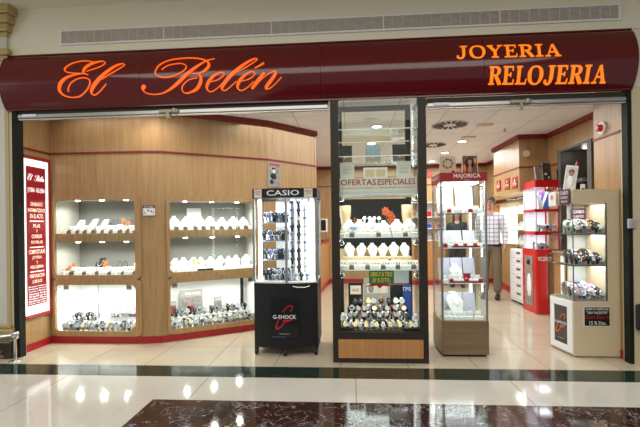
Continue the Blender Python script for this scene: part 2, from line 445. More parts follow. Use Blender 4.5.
# chrome rail with foot beside the column
t = thing('chrome_handrail', 'low chrome rail on a round foot beside the left column plinth', 'rail', (-3.215, -0.115, 0))
MB().tube([(-0.8, 0, 0.24), (-0.15, 0, 0.235), (0.0, 0.0, 0.25)], 0.022, 12).build('rail_tube', CHROME, t)
MB().lathe([(0.026, -0.035), (0.034, -0.02), (0.034, 0.02), (0.026, 0.035)], (0.0, 0, 0.25)).build('rail_joint', CHROME, t)
MB().cyl((0, 0, 0.012), 0.014, 0.22, 12).build('post', CHROME, t)
MB().lathe([(0.055, 0), (0.055, 0.008), (0.02, 0.018)]).build('foot', CHROME, t)

# ---------------------------------------------------------------- interior walls
def wall_seg(b, p0, p1, z0, z1, th, hole=None):
    """panel from p0 to p1, thickness to its left side, optional rectangular hole (s0,s1,h0,h1)"""
    dx, dy = p1[0] - p0[0], p1[1] - p0[1]; L = math.hypot(dx, dy); a = math.atan2(dy, dx)
    b.T = Matrix.Translation((p0[0], p0[1], 0)) @ Matrix.Rotation(a, 4, 'Z')
    if hole:
        s0, s1, h0, h1 = hole
        for q in ((0, s0, z0, z1), (s1, L, z0, z1), (s0, s1, z0, h0), (s0, s1, h1, z1)):
            if q[1] - q[0] > 1e-4 and q[3] - q[2] > 1e-4: b.box(q[0], q[1], 0, th, q[2], q[3])
    else: b.box(0, L, 0, th, z0, z1)
    b.T = Matrix.Identity(4)
A0 = (-3.33, 0.53); A1 = (-2.27, 0.53)
PC = (-2.08, 0.56); ANG = math.atan2(0.52, 0.80); DL = 1.27
PD = (PC[0] + DL * math.cos(ANG), PC[1] + DL * math.sin(ANG)); PE = (-0.46, 1.93)
b = MB()
wall_seg(b, A0, A1, 0, CEIL, 0.03, (0.045, 1.03, 0.09, 1.63))
wall_seg(b, A1, PC, 0, CEIL, 0.03)
wall_seg(b, PC, PD, 0, CEIL, 0.03, (0.08, 1.15, 0.09, 1.60))
wall_seg(b, PD, PE, 0, CEIL, 0.03)
wall_seg(b, PE, (-1.35, 2.4), 0, CEIL, 0.03)
wall_seg(b, (-1.35, 2.4), (-1.4, 5.35), 0, CEIL, 0.03)
struct('wall_back_left', b, WOOD)
for nm, z0, z1, d in (('baseboard_left_back', 0, 0.075, 0.012), ('trim_8', 2.092, 2.11, 0.012), ('trim_9', 2.515, CEIL, 0.03)):
    b = MB()
    for p, q in ((A0, A1), (A1, PC), (PC, PD), (PD, PE)):
        dx, dy = q[0] - p[0], q[1] - p[1]; L = math.hypot(dx, dy); a = math.atan2(dy, dx)
        b.T = Matrix.Translation((p[0], p[1], 0)) @ Matrix.Rotation(a, 4, 'Z')
        b.box(0, L, -d, 0, z0, z1)
    b.T = Matrix.Identity(4)
    struct(nm, b, RED if nm.startswith('base') else CROWN)
struct('wall_left', MB().box(-3.36, -3.33, 0.12, 0.56, 0, CEIL), WOOD)
b = MB().box(-3.33, -3.318, 0.07, 0.53, 0, 0.075)
struct('baseboard_left', b, RED)
struct('trim_10', MB().box(-3.33, -3.318, 0.14, 0.53, 2.092, 2.11), CROWN)

# back wall
struct('wall_back', MB().box(-1.4, 4.2, 5.35, 5.4, 0, CEIL), WOOD)
struct('baseboard_back', MB().box(-1.4, 4.2, 5.335, 5.35, 0, 0.10), RED)
struct('trim_11', MB().box(-1.4, 4.2, 5.335, 5.35, 2.13, 2.15).box(-1.4, 4.2, 5.32, 5.35, 2.51, CEIL), CROWN)

# right side walls
XP, XR, XB = 2.50, 2.93, 2.52
b = MB()
b.box(XP, XP + 0.43, 0.14, 0.57, 0, CEIL)                      # pier beside the opening
b.box(XR, XR + 0.05, 0.57, 1.28, 0, CEIL).box(XR, XR + 0.05, 2.12, 2.52, 0, CEIL).box(XR, XR + 0.05, 1.28, 2.12, 2.27, CEIL)
b.box(XB, XB + 0.75, 2.52, 3.62, 1.74, CEIL)                    # bulkhead over the lit showcases
b.box(3.10, 3.15, 2.52, 5.35, 0, 1.74).box(2.95, 3.0, 3.62, 5.35, 1.74, CEIL)
struct('wall_right', b, WOOD)
b = MB()
b.box(XP - 0.012, XP, 0.14, 0.57, 0, 0.075)
struct('baseboard_right', b, RED)
b = MB()
b.box(XP - 0.012, XP, 0.14, 0.57, 2.092, 2.11)
b.box(XR - 0.012, XR, 0.57, 1.24, 2.092, 2.11).box(XR - 0.012, XR, 2.16, 2.52, 2.092, 2.11)
b.box(XB - 0.012, XR, 2.508, 2.52, 2.092, 2.11).box(XB - 0.012, XB, 2.52, 3.62, 2.092, 2.11)
struct('trim_12', b, CROWN)
b = MB()
b.box(XR - 0.03, XR, 0.57, 2.52, 2.515, CEIL).box(XB - 0.03, XR, 2.49, 2.52, 2.515, CEIL).box(XB - 0.03, XB, 2.52, 3.65, 2.515, CEIL)
b.box(2.92, 2.95, 3.62, 5.32, 2.515, CEIL).box(XB, 2.95, 3.62, 3.65, 2.515, CEIL)
struct('trim_13', b, CROWN)

# ---------------------------------------------------------------- shop sign
def sy(z):
    t = min(1, max(0, (z - 2.43) / 0.53)); return -0.02 - 0.10 * math.sin(PI * t) ** 0.7
t = thing('shop_sign', 'long curved glossy burgundy fascia with lit orange lettering over the entrance', 'sign', (0, 0, 2.43))
b = MB((0, 0, 2.43))
zs = [2.43 + 0.53 * k / 20 for k in range(21)]
SX = [-3.35, -1.95, -0.25, 1.2, 2.50]
for i in range(4):
    vs = []; fs = []
    for z in zs:
        vs += [(SX[i] + 0.0015, sy(z), z), (SX[i + 1] - 0.0015, sy(z), z)]
    for k in range(20): fs.append((2 * k, 2 * k + 1, 2 * k + 3, 2 * k + 2))
    b.add(vs, fs, True)
for x in (SX[0], SX[-1]):
    b.add([(x, sy(z), z) for z in zs] + [(x, -0.019, 2.96), (x, -0.019, 2.43)], [tuple(range(23))], False)
for x in SX[1:-1]:
    b.box(x - 0.002, x + 0.002, -0.02, 0, 2.43, 2.96)
b.box(-3.33, SX[-1], -0.03, 0, 2.425, 2.437).box(-3.33, SX[-1], -0.03, 0, 2.955, 2.968)
b.build('fascia_panel', BURG, t)
SCRIPT = [[(-2.406,2.842,0.0101),(-2.46,2.856,0.0124),(-2.544,2.856,0.0124),(-2.629,2.83,0.0147),(-2.678,2.786,0.0169),(-2.666,2.753,0.0147),(-2.606,2.737,0.0124),(-2.534,2.73,0.0124),(-2.479,2.726,0.0147),(-2.446,2.713,0.0158)],[(-2.485,2.726,0.0135),(-2.491,2.755,0.0293),(-2.472,2.789,0.0383),(-2.424,2.822,0.0383),(-2.37,2.84,0.0248),(-2.316,2.846,0.0135),(-2.288,2.83,0.0113),(-2.31,2.8,0.0101),(-2.377,2.772,0.009),(-2.461,2.748,0.0068)],[(-2.491,2.729,0.009),(-2.57,2.718,0.0158),(-2.655,2.695,0.0316),(-2.719,2.643,0.0451),(-2.739,2.582,0.0383),(-2.706,2.538,0.0226),(-2.633,2.518,0.0124),(-2.548,2.526,0.0124),(-2.469,2.576,0.0124),(-2.429,2.632,0.0147),(-2.438,2.67,0.0147),(-2.486,2.686,0.0124),(-2.552,2.677,0.0101),(-2.613,2.644,0.0101),(-2.647,2.599,0.0113),(-2.653,2.567,0.018)],[(-2.312,2.665,0.0068),(-2.21,2.721,0.0101),(-2.126,2.77,0.0101),(-2.092,2.797,0.0101),(-2.119,2.81,0.0147),(-2.185,2.787,0.0293),(-2.281,2.718,0.0429),(-2.366,2.641,0.0496),(-2.418,2.58,0.0383),(-2.428,2.543,0.0226),(-2.401,2.531,0.0135),(-2.343,2.56,0.0101),(-2.271,2.622,0.0113)],[(-1.231,2.822,0.0101),(-1.298,2.808,0.0135),(-1.356,2.776,0.0226),(-1.426,2.728,0.0361),(-1.497,2.674,0.0429),(-1.579,2.607,0.0406),(-1.662,2.555,0.0248),(-1.744,2.524,0.0135),(-1.826,2.518,0.0124),(-1.897,2.532,0.0147),(-1.927,2.565,0.0226),(-1.917,2.584,0.0383),(-1.902,2.589,0.0248)],[(-1.73,2.731,0.0101),(-1.682,2.767,0.0101),(-1.612,2.784,0.0113),(-1.542,2.786,0.0113),(-1.496,2.759,0.0124),(-1.513,2.72,0.0124),(-1.578,2.683,0.0124),(-1.648,2.663,0.0147),(-1.73,2.663,0.0147),(-1.783,2.691,0.0169),(-1.788,2.725,0.0147),(-1.752,2.781,0.0147),(-1.67,2.823,0.0147),(-1.564,2.839,0.0147),(-1.448,2.84,0.0147),(-1.344,2.821,0.0169),(-1.289,2.785,0.0271),(-1.285,2.745,0.0383),(-1.328,2.702,0.0293),(-1.38,2.684,0.0135),(-1.45,2.686,0.0101)],[(-1.38,2.681,0.0135),(-1.358,2.652,0.0316),(-1.366,2.601,0.0429),(-1.405,2.552,0.0383),(-1.464,2.526,0.0203),(-1.522,2.519,0.0147),(-1.547,2.546,0.0147),(-1.533,2.585,0.0124),(-1.474,2.63,0.0101),(-1.393,2.645,0.0101)],[(-1.267,2.606,0.0071),(-1.2,2.621,0.0107),(-1.145,2.654,0.0107),(-1.139,2.678,0.013),(-1.175,2.683,0.0178),(-1.236,2.656,0.0308),(-1.287,2.606,0.0403),(-1.31,2.562,0.0332),(-1.298,2.53,0.0178),(-1.262,2.525,0.0107),(-1.201,2.556,0.0095),(-1.152,2.595,0.0095)],[(-1.03,2.674,0.0071),(-0.934,2.723,0.0107),(-0.855,2.773,0.0107),(-0.83,2.797,0.0119),(-0.849,2.806,0.0154),(-0.909,2.779,0.0285),(-1.006,2.712,0.0403),(-1.103,2.629,0.0474),(-1.161,2.564,0.0379),(-1.167,2.536,0.0202),(-1.135,2.53,0.0107),(-1.08,2.563,0.0095),(-1.025,2.603,0.0095)],[(-0.983,2.601,0.0071),(-0.911,2.616,0.0107),(-0.857,2.649,0.0107),(-0.853,2.67,0.013),(-0.886,2.681,0.0178),(-0.947,2.65,0.0308),(-0.998,2.602,0.0403),(-1.02,2.557,0.0308),(-1.008,2.53,0.0178),(-0.972,2.526,0.0107),(-0.912,2.557,0.0095),(-0.864,2.597,0.0095)],[(-0.856,2.711,0.0083),(-0.814,2.73,0.0178),(-0.766,2.758,0.0261)],[(-0.888,2.533,0.0332),(-0.828,2.601,0.0379),(-0.761,2.667,0.0285)],[(-0.864,2.544,0.0071),(-0.792,2.611,0.0095),(-0.72,2.659,0.0107),(-0.672,2.675,0.0178),(-0.657,2.66,0.0308),(-0.697,2.606,0.0427),(-0.747,2.553,0.0379),(-0.757,2.53,0.0178),(-0.71,2.538,0.0095),(-0.65,2.583,0.0095),(-0.604,2.625,0.0095)]]
b = MB((0, 0, 2.43))
for st in SCRIPT: b.ribbon([(p[0], p[1], p[2] * 0.66) for p in st], sy)
b.ball((-1.912, sy(2.583) - 0.006, 2.583), (0.024, 0.006, 0.024))
b.build('script_lettering', NEON, t, 'lit orange script lettering')

# serif capitals drawn with strokes in a unit cell: (x, z, width) ribbons
GLY = {
 'I': (0.50, [[(0.25, 0, .2), (0.25, 1, .2)], [(0.05, 0.04, .08), (0.45, 0.04, .08)], [(0.05, 0.96, .08), (0.45, 0.96, .08)]]),
 'J': (0.68, [[(0.45, 0.96, .2), (0.45, 0.5, .2), (0.44, 0.25, .2), (0.37, 0.05, .15), (0.22, 0.0, .11), (0.08, 0.10, .12), (0.10, 0.22, .14)], [(0.25, 0.96, .08), (0.66, 0.96, .08)]]),
 'O': (0.98, [[(0.49, 0.97, .08), (0.25, 0.90, .12), (0.12, 0.68, .19), (0.10, 0.46, .2), (0.16, 0.22, .18), (0.30, 0.06, .11), (0.49, 0.01, .08), (0.70, 0.07, .12), (0.83, 0.28, .19), (0.86, 0.5, .2), (0.82, 0.74, .18), (0.69, 0.91, .11), (0.49, 0.97, .08)]]),
 'Y': (0.88, [[(0.14, 0.94, .19), (0.44, 0.48, .19)], [(0.74, 0.94, .09), (0.44, 0.45, .11)], [(0.44, 0.5, .2), (0.44, 0, .2)], [(0.0, 0.96, .08), (0.34, 0.96, .08)], [(0.6, 0.96, .08), (0.88, 0.96, .08)], [(0.24, 0.04, .08), (0.64, 0.04, .08)]]),
 'E': (0.76, [[(0.22, 0, .2), (0.22, 1, .2)], [(0.03, 0.04, .08), (0.70, 0.04, .09)], [(0.03, 0.96, .08), (0.66, 0.96, .08)], [(0.22, 0.52, .08), (0.52, 0.52, .08)], [(0.70, 0.0, .08), (0.72, 0.28, .05)], [(0.64, 1, .08), (0.66, 0.74, .05)], [(0.52, 0.4, .06), (0.52, 0.64, .06)]]),
 'L': (0.72, [[(0.22, 0, .2), (0.22, 1, .2)], [(0.03, 0.04, .08), (0.68, 0.04, .09)], [(0.05, 0.96, .08), (0.42, 0.96, .08)], [(0.67, 0.0, .08), (0.70, 0.30, .05)]]),
 'R': (0.84, [[(0.22, 0, .2), (0.22, 1, .2)], [(0.03, 0.04, .08), (0.40, 0.04, .08)], [(0.03, 0.96, .08), (0.40, 0.96, .08), (0.60, 0.90, .14), (0.67, 0.74, .2), (0.60, 0.56, .14), (0.40, 0.50, .08), (0.25, 0.50, .08)], [(0.44, 0.50, .14), (0.62, 0.24, .19), (0.76, 0.02, .19)], [(0.66, 0.03, .07), (0.86, 0.03, .07)]]),
 'A': (0.88, [[(0.44, 0.98, .14), (0.72, 0.04, .2)], [(0.42, 0.96, .08), (0.14, 0.04, .08)], [(0.24, 0.34, .08), (0.62, 0.34, .08)], [(0.0, 0.04, .08), (0.30, 0.04, .08)], [(0.54, 0.04, .08), (0.90, 0.04, .08)]]),
}
def serif(b, word, xa, xb, za0, za1, zb0, zb1, yf, th=0.012):
    tot = sum(GLY[c][0] + 0.08 for c in word) - 0.08; cx = 0
    for c in word:
        adv, st = GLY[c]
        for s_ in st:
            pts = []
            for (x, z, wd) in s_:
                f = (cx + x) / tot; zz0 = za0 + (zb0 - za0) * f; zz1 = za1 + (zb1 - za1) * f
                pts.append((xa + (xb - xa) * f, zz0 + (zz1 - zz0) * z, wd * (za1 - za0) * 0.97))
            b.ribbon(pts, yf, th, 1 if len(pts) == 2 else 4)
        cx += adv + 0.08
b = MB((0, 0, 2.43))
serif(b, 'JOYERIA', 0.958, 1.850, 2.727, 2.846, 2.710, 2.826, sy)
b.build('upper_lettering', NEONY, t, 'upper line of lit amber capitals')
b = MB((0, 0, 2.43))
serif(b, 'RELOJERIA', 1.240, 2.245, 2.498, 2.645, 2.477, 2.622, sy)
b.build('lower_lettering', NEONY, t, 'lower line of lit amber capitals')

# shutter rails under the sign
for x0, x1, zl, zr, side, bx in ((-3.255, -0.19, 2.42, 2.40, 'left', -1.72), (0.72, 2.465, 2.40, 2.375, 'right', 1.55)):
    t = thing('door_track', 'long aluminium sliding door track under the sign, %s opening' % side, 'track', ((x0 + x1) / 2, 0.04, zl - 0.04), group=None)
    h = (x1 - x0) / 2
    MB().box(-h, h, -0.035, 0.035, 0.015, 0.06).build('track_housing', DFRAME, t)
    MB().box(-h, h, -0.045, 0.03, -0.022, 0.015, 0.005).build('track_profile', ALU, t)
    MB().tube([(-h, -0.03, -0.034), (h, -0.03, -0.034)], 0.011, 8).build('rod', CHROME, t)
    lx = bx - (x0 + x1) / 2
    b = MB().box(lx - 0.09, lx + 0.10, -0.07, -0.045, -0.018, 0.012, 0.003).box(lx - 0.015, lx + 0.015, -0.07, -0.03, -0.075, -0.01, 0.003)
    b.cyl((lx + 0.06, -0.06, -0.02), 0.018, 0.04)
    b.build('lock_bracket', mat('dull_brass', (0.30, 0.27, 0.20), 0.4, 0.6), t)
    MB().box(-h + 0.06, -h + 0.2, -0.055, -0.045, -0.01, 0.012).build('name_plate', WHITE, t)

# ---------------------------------------------------------------- ceiling fittings
def ord_(n): return ['first', 'second', 'third', 'fourth', 'fifth', 'sixth', 'seventh', 'eighth', 'ninth', 'tenth', 'eleventh', 'twelfth', 'thirteenth', 'fourteenth', 'fifteenth', 'sixteenth', 'seventeenth', 'eighteenth', 'nineteenth', 'twentieth'][n]
def downlight(x, y, label, lit=True, e=16):
    t = thing('ceiling_light', label, 'ceiling light', (x, y, CEIL), group='round recessed ceiling lights')
    MB().lathe([(0.052, 0), (0.085, 0), (0.088, -0.005), (0.060, -0.010), (0.052, -0.004)], (0, 0, -0.0005), 20).build('trim_ring', WHITE, t)
    MB().lathe([(0.0, -0.006), (0.060, -0.006), (0.060, -0.012), (0.0, -0.012)], seg=20).build('lamp_lens', DISC if lit else WHITE, t)
    if lit: lamp('downlight_glow', 'SPOT', (0, 0, -0.03), e, (1.0, 0.96, 0.90), 0.05, parent=t, spot=2.6)
downlight(0.28, 1.37, 'round dim ceiling light highest behind the pillar case glass', False)
downlight(0.37, 1.69, 'bright ceiling light seen high through the dark pillar case', e=20)
downlight(0.36, 2.83, 'bright ceiling light seen lower through the dark pillar case', e=20)
downlight(1.78, 2.86, 'nearest lit ceiling light right of the dark pillar case', e=20)
downlight(1.74, 3.87, 'middle lit ceiling light above the pearl jewellery tower', e=20)
downlight(1.70, 4.88, 'farthest lit ceiling light above the pearl jewellery tower', e=20)
downlight(-0.95, 0.48, 'ceiling light lighting the wood wall above the black watch tower', e=22)
downlight(-2.05, 0.27, 'added unseen ceiling light above the left wall showcases', e=14)  # out of view, added to light the left entrance
downlight(1.75, 0.3, 'added unseen ceiling light in front of the pearl tower', e=20)  # extra lamp added for brightness, kept out of view behind the sign
def diffuser(x, y, r, label):
    t = thing('air_diffuser', label, 'vent', (x, y, CEIL), group='round ceiling air diffusers')
    MB().lathe([(0, 0), (r, 0), (r, -0.008), (0, -0.008)], seg=28).build('plate', WHITE, t)
    b = MB()
    for k in range(16):
        a = 2 * PI * k / 16 + 0.1
        b.T = Matrix.Rotation(a, 4, 'Z')
        b.add([(r * 0.35, -0.010, -0.0085), (r * 0.92, -r * 0.12, -0.0085), (r * 0.92, r * 0.10, -0.0085), (r * 0.35, 0.012, -0.0085), (r * 0.35, -0.010, -0.011), (r * 0.92, -r * 0.12, -0.011), (r * 0.92, r * 0.10, -0.011), (r * 0.35, 0.012, -0.011)],
              [(0, 1, 2, 3), (7, 6, 5, 4), (0, 4, 5, 1), (2, 6, 7, 3), (1, 5, 6, 2), (0, 3, 7, 4)])
    b.T = Matrix.Identity(4)
    b.build('slots', mat('slot_dark', (0.03, 0.03, 0.03), 0.7), t)
diffuser(1.33, 1.74, 0.24, 'larger round slotted air diffuser in the ceiling right of pillar case')
diffuser(1.38, 3.11, 0.22, 'smaller farther round air diffuser beside the pillar case post')
for x, y, l in ((1.80, 1.79, 'flat ceiling smoke vent to the right of the round diffuser'), (1.80, 2.54, 'flat ceiling plate in front of the nearest lit ceiling light')):
    tag(MB().box(-0.1, 0.1, -0.06, 0.06, -0.014, 0, 0.004).build('ceiling_plate', CREAMP, loc=(x, y, CEIL)), l, 'ceiling fitting')
b = MB().cyl((0, 0, -0.04), 0.01, 0.04).lathe([(0.0, -0.05), (0.03, -0.045), (0.012, -0.03)])
tag(b.build('sprinkler', STEEL, loc=(2.15, 2.05, CEIL)), 'small steel sprinkler head hanging from the ceiling tiles', 'sprinkler')

# alarm bell, sensor, switch
t = thing('alarm_sounder', 'round red alarm on white plate high on the right pier', 'alarm', (XP, 0.41, 2.19))
MB().tube([(0, 0, 0), (-0.02, 0, 0)], 0.062, 24).build('back_plate', WHITE, t, 'white round plate')
MB().tube([(-0.02, 0, 0), (-0.05, 0, 0), (-0.06, 0, 0)], [0.036, 0.034, 0.02], 20).build('sounder', BRED, t, 'red sounder dome')
t = thing('wall_speaker', 'small beige round speaker on the wood bulkhead edge', 'speaker', (2.60, 2.508, 2.29))
MB().tube([(0, 0, 0), (0, -0.05, 0)], 0.03, 14).build('body', CREAMP, t)
MB().tube([(0, -0.05, 0), (0, -0.06, 0)], [0.045, 0.05], 14).build('front_ring', CREAMP, t)
t = thing('key_switch', 'grey shutter key switch on the right door post', 'switch', (2.483, -0.01, 1.245))
MB().box(-0.032, 0.032, -0.03, 0, -0.042, 0.042, 0.004).build('housing', mat('grey_plastic', (0.42, 0.42, 0.38), 0.5), t)
MB().tube([(0, -0.03, 0), (0, -0.036, 0)], 0.012, 12).build('key_cylinder', STEEL, t)
b = MB().box(-0.03, 0.09, -0.05, 0.0, 0.0, 0.23, 0.02)
tag(b.build('black_bag', BLACKM, loc=(2.455, -0.16, 0.31)), 'black rounded case hanging at the right picture edge by beige wall', 'bag')
bpy.data.objects['black_bag'].location = (2.52, -0.03, 0.31)

# small sticker plate between the two wall showcases
t = thing('wall_sticker', 'small white notice with black header between the left wall showcases', 'notice', (-2.185, 0.53, 1.40))
t.rotation_euler = (0, 0, math.atan2(0.03, 0.19))
b = MB().box(-0.062, 0.062, -0.014, -0.008, 0, 0.105, 0.002)
b.build('plate', WHITE, t)
MB().box(-0.062, 0.062, -0.016, -0.0135, 0.08, 0.106).build('header_strip', BLACK, t, 'black strip')
b = MB().text('SISTEMA', -0.05, 0.05, 0.085, 0.100, -0.0165); b.mat(1).ball((-0.01, -0.014, 0.055), (0.012, 0.002, 0.008)).mat(2).ball((0.022, -0.014, 0.045), (0.01, 0.002, 0.01)).mat(3).ball((-0.045, -0.014, 0.03), (0.008, 0.002, 0.02)).ball((0.045, -0.014, 0.03), (0.008, 0.002, 0.02))
b.build('printing', [WTEXT, BLACK, RED, mat('pale_blue', (0.3, 0.45, 0.65), 0.5)], t)

# lit sign panel on the left wall
t = thing('lightbox_sign', 'tall backlit red price list panel on the left wood wall', 'sign', (-3.33, 0.30, 0.37))
RZ = Matrix.Rotation(PI / 2, 4, 'Z')          # local panel: x -> +Y, front (-Y) -> +X
def LB(): m = MB(); m.T = RZ; return m
W2 = 0.19; HH = 1.63
b = LB()
b.box(-W2 - 0.008, W2 + 0.012, -0.03, 0, -0.03, 0.005).box(-W2 - 0.008, W2 + 0.012, -0.03, 0, HH - 0.005, HH + 0.03).box(-W2 - 0.008, -W2 + 0.01, -0.03, 0, 0.005, HH - 0.005).box(W2 - 0.012, W2 + 0.012, -0.03, 0, 0.005, HH - 0.005)
b.build('frame', DRED, t, 'dark red frame')
LB().box(-W2 + 0.01, W2 - 0.012, -0.02, 0, 0.005, HH - 0.005).build('light_panel', BACKLIT, t, 'glowing white panel')
LB().box(-W2 + 0.052, W2 - 0.055, -0.023, -0.0195, 0.10, HH - 0.08).build('red_face', BACKRED, t, 'red face')
b = LB(); ys = -0.0245
c = W2 - 0.068
b.mat(0)
S2 = [[(x * 1.0, z, w_ * 1.0) for x, z, w_ in st] for st in SCRIPT]
k = 2 * c / 2.25
for st in S2:
    b.ribbon([((x + 1.67) * k, 1.40 + (z - 2.5) * k * 1.9, w_ * k * 1.3) for x, z, w_ in st], lambda z: ys + 0.001, 0.002, 2)
b.text('JOYERIA - RELOJERIA', -c, c, 1.27, 1.33, ys)
b.mat(1)
for s_, z0, h, wf in (('GRABADOS', 1.14, 0.04, .7), ('INFORMATIZADOS', 1.075, 0.04, 1), ('EN EL ACTO', 1.01, 0.045, .75),
                      ('PILAS', 0.91, 0.04, .4), ('Y', 0.86, 0.03, .1), ('CORREAS', 0.80, 0.04, .6), ('DE RELOJ', 0.735, 0.04, .65),
                      ('COMPOSTURAS', 0.635, 0.045, .95), ('JOYERIA', 0.575, 0.04, .55), ('Y', 0.53, 0.03, .1), ('RELOJERIA', 0.475, 0.04, .75),
                      ('PERFORACION', 0.385, 0.04, .85), ('LOBULOS', 0.33, 0.035, .55)):
    b.text(s_, -c * wf, c * wf, z0, z0 + h, ys)
b.mat(0)
for i in range(8):
    b.text(['Relojes Pulsera', 'Relojes Pared', 'Cadenas y Medallas', 'Alianzas Boda', 'Sellos', 'Anillos Plata', 'Pendientes Oro', 'Plata de Ley'][i], -c, c, 0.285 - i * 0.025, 0.302 - i * 0.025, ys)
b.box(-c * 0.8, c * 0.8, ys - 0.001, ys + 0.001, 0.975, 0.985).box(-c * 0.8, c * 0.8, ys - 0.001, ys + 0.001, 0.70, 0.71).box(-c * 0.8, c * 0.8, ys - 0.001, ys + 0.001, 0.445, 0.455)
b.build('lettering', [mat('lit_white_text', (1, 1, 1), 0.5, emit=(1, 1, 1), es=0.8), mat('lit_cream_text', (1, .9, .7), 0.5, emit=(1, .72, .5), es=0.8)], t)

# picture on the wood wall above the black tower
ax = math.atan2(PE[1] - PD[1], PE[0] - PD[0])
fr = 0.0
t = thing('wall_poster', 'grey portrait picture on wood wall above the black watch tower', 'picture', (PD[0] + (PE[0] - PD[0]) * fr, PD[1] + (PE[1] - PD[1]) * fr, 1.765), ax)
MB().box(0, 0.20, -0.012, -0.001, 0, 0.30).build('frame', GPAPER, t)
b = MB().box(0.012, 0.188, -0.015, -0.0115, 0.01, 0.265).mat(1).box(0.012, 0.188, -0.015, -0.0115, 0.265, 0.29).mat(2).ball((0.09, -0.014, 0.20), (0.028, 0.003, 0.035)).mat(3).ball((0.085, -0.0155, 0.225), (0.03, 0.003, 0.014)).ball((0.085, -0.015, 0.13), (0.05, 0.003, 0.04)).ball((0.055, -0.015, 0.06), (0.03, 0.003, 0.03))
b.build('print', [PHOTOGY, RED, PAPER, BLACK], t)

# ================================================================ JEWELLERY AND WATCH PROTOTYPES
REG = []     # (object, adjective+noun, place, sort key)
def reg(o, noun, place, x): REG.append((o, noun, place, x))

def watch_proto(strap, dial, case, cuff=CUFF, name='wristwatch'):
    t = thing(name, 'wristwatch', 'watch')
    b = MB()
    n = 16; rin = (0.021, 0.030)
    def loop(sc, w0, w1, a0, a1, th):
        vs = []; fs = []
        for i in range(n + 1):
            a = math.radians(a0 + (a1 - a0) * i / n)
            wd = w0 + (w1 - w0) * abs(i / n - 0.5) * 2
            cy, cz = rin[0] * sc * math.cos(a), 0.034 + rin[1] * sc * math.sin(a)
            cy2, cz2 = (rin[0] * sc + th) * math.cos(a), 0.034 + (rin[1] * sc + th) * math.sin(a)
            vs += [(-wd, cy, cz), (wd, cy, cz), (wd, cy2, cz2), (-wd, cy2, cz2)]
        for i in range(n):
            for j in range(4): fs.append((4 * i + j, 4 * i + (j + 1) % 4, 4 * i + 4 + (j + 1) % 4, 4 * i + 4 + j))
        return vs, fs
    vs, fs = loop(1.0, 0.0085, 0.0085, -60, 240, 0.003)
    MB().add(vs, fs, True).box(-0.012, 0.012, -0.018, 0.018, 0, 0.006).build('cuff_stand', cuff, t)
    vs, fs = loop(1.17, 0.0105, 0.0085, 20, 270, 0.0035)
    MB().add(vs, fs, True).build('strap', strap, t)
    c = Vector((0, -0.0235, 0.048)); d = Vector((0, -0.90, 0.43)).normalized()
    MB().tube([c, c + d * 0.009], 0.0195, 16).tube([c + Vector((0.018, 0, 0)), c + Vector((0.024, 0, 0))], 0.004, 6).build('watch_case', case, t)
    b = MB().tube([c + d * 0.009, c + d * 0.0098], 0.0155, 14)
    e1 = c + d * 0.0102; up = Vector((0, 0.43, 0.90))
    b.mat(1).tube([e1, e1 + up * 0.011], 0.0011, 4).tube([e1, e1 + Vector((0.008, 0, 0)) + up * 0.003], 0.0011, 4)
    b.build('dial', [dial, BLACK if dial not in (BLACK, BLUE) else WHITE], t)
    return t
WP = {}
for key, a in {'white strap': (WHITE, DIAL, STEEL), 'steel strap': (STEEL, DIAL, STEEL), 'black strap': (BLACK, BLACK, BLACK), 'dark steel': (STEEL, BLACK, STEEL),
               'gold': (GOLD, PAPER, GOLD), 'red strap': (BRED, DIAL, STEEL), 'blue strap': (BLUE, DIAL, STEEL), 'orange strap': (ORANGE, BLACK, BLACK),
               'yellow strap': (YEL, WHITE, YEL), 'green strap': (GREEN, WHITE, WHITE), 'pink strap': (PINK, WHITE, WHITE), 'brown strap': (mat('brown_leather', (0.12, 0.05, 0.02), 0.6), WHITE, GOLD)}.items():
    WP[key] = watch_proto(*a)
for key, a in {'tower black strap': (BLACK, BLACK, BLACK), 'tower navy strap': (BLUE, BLACK, STEEL), 'tower steel strap': (STEEL, BLUE, STEEL)}.items():
    WP[key] = watch_proto(*a, cuff=mat('smoke_cuff', (0.20, 0.22, 0.27), 0.3))
USED = set()
def place(protos, key, loc, rotz, noun, where, group, scale=1.0):
    p = protos[key]
    if id(p) in USED or (p.name in USED): o = dup(p, loc, rotz, None, group, scale)
    else:
        USED.add(p.name); o = p; o.location = loc; o.rotation_euler = (0, 0, rotz); o['group'] = group
        o.scale = scale if isinstance(scale, tuple) else (scale,) * 3
    reg(o, noun, where, loc[0] / (loc[1] + 3.92))
    return o

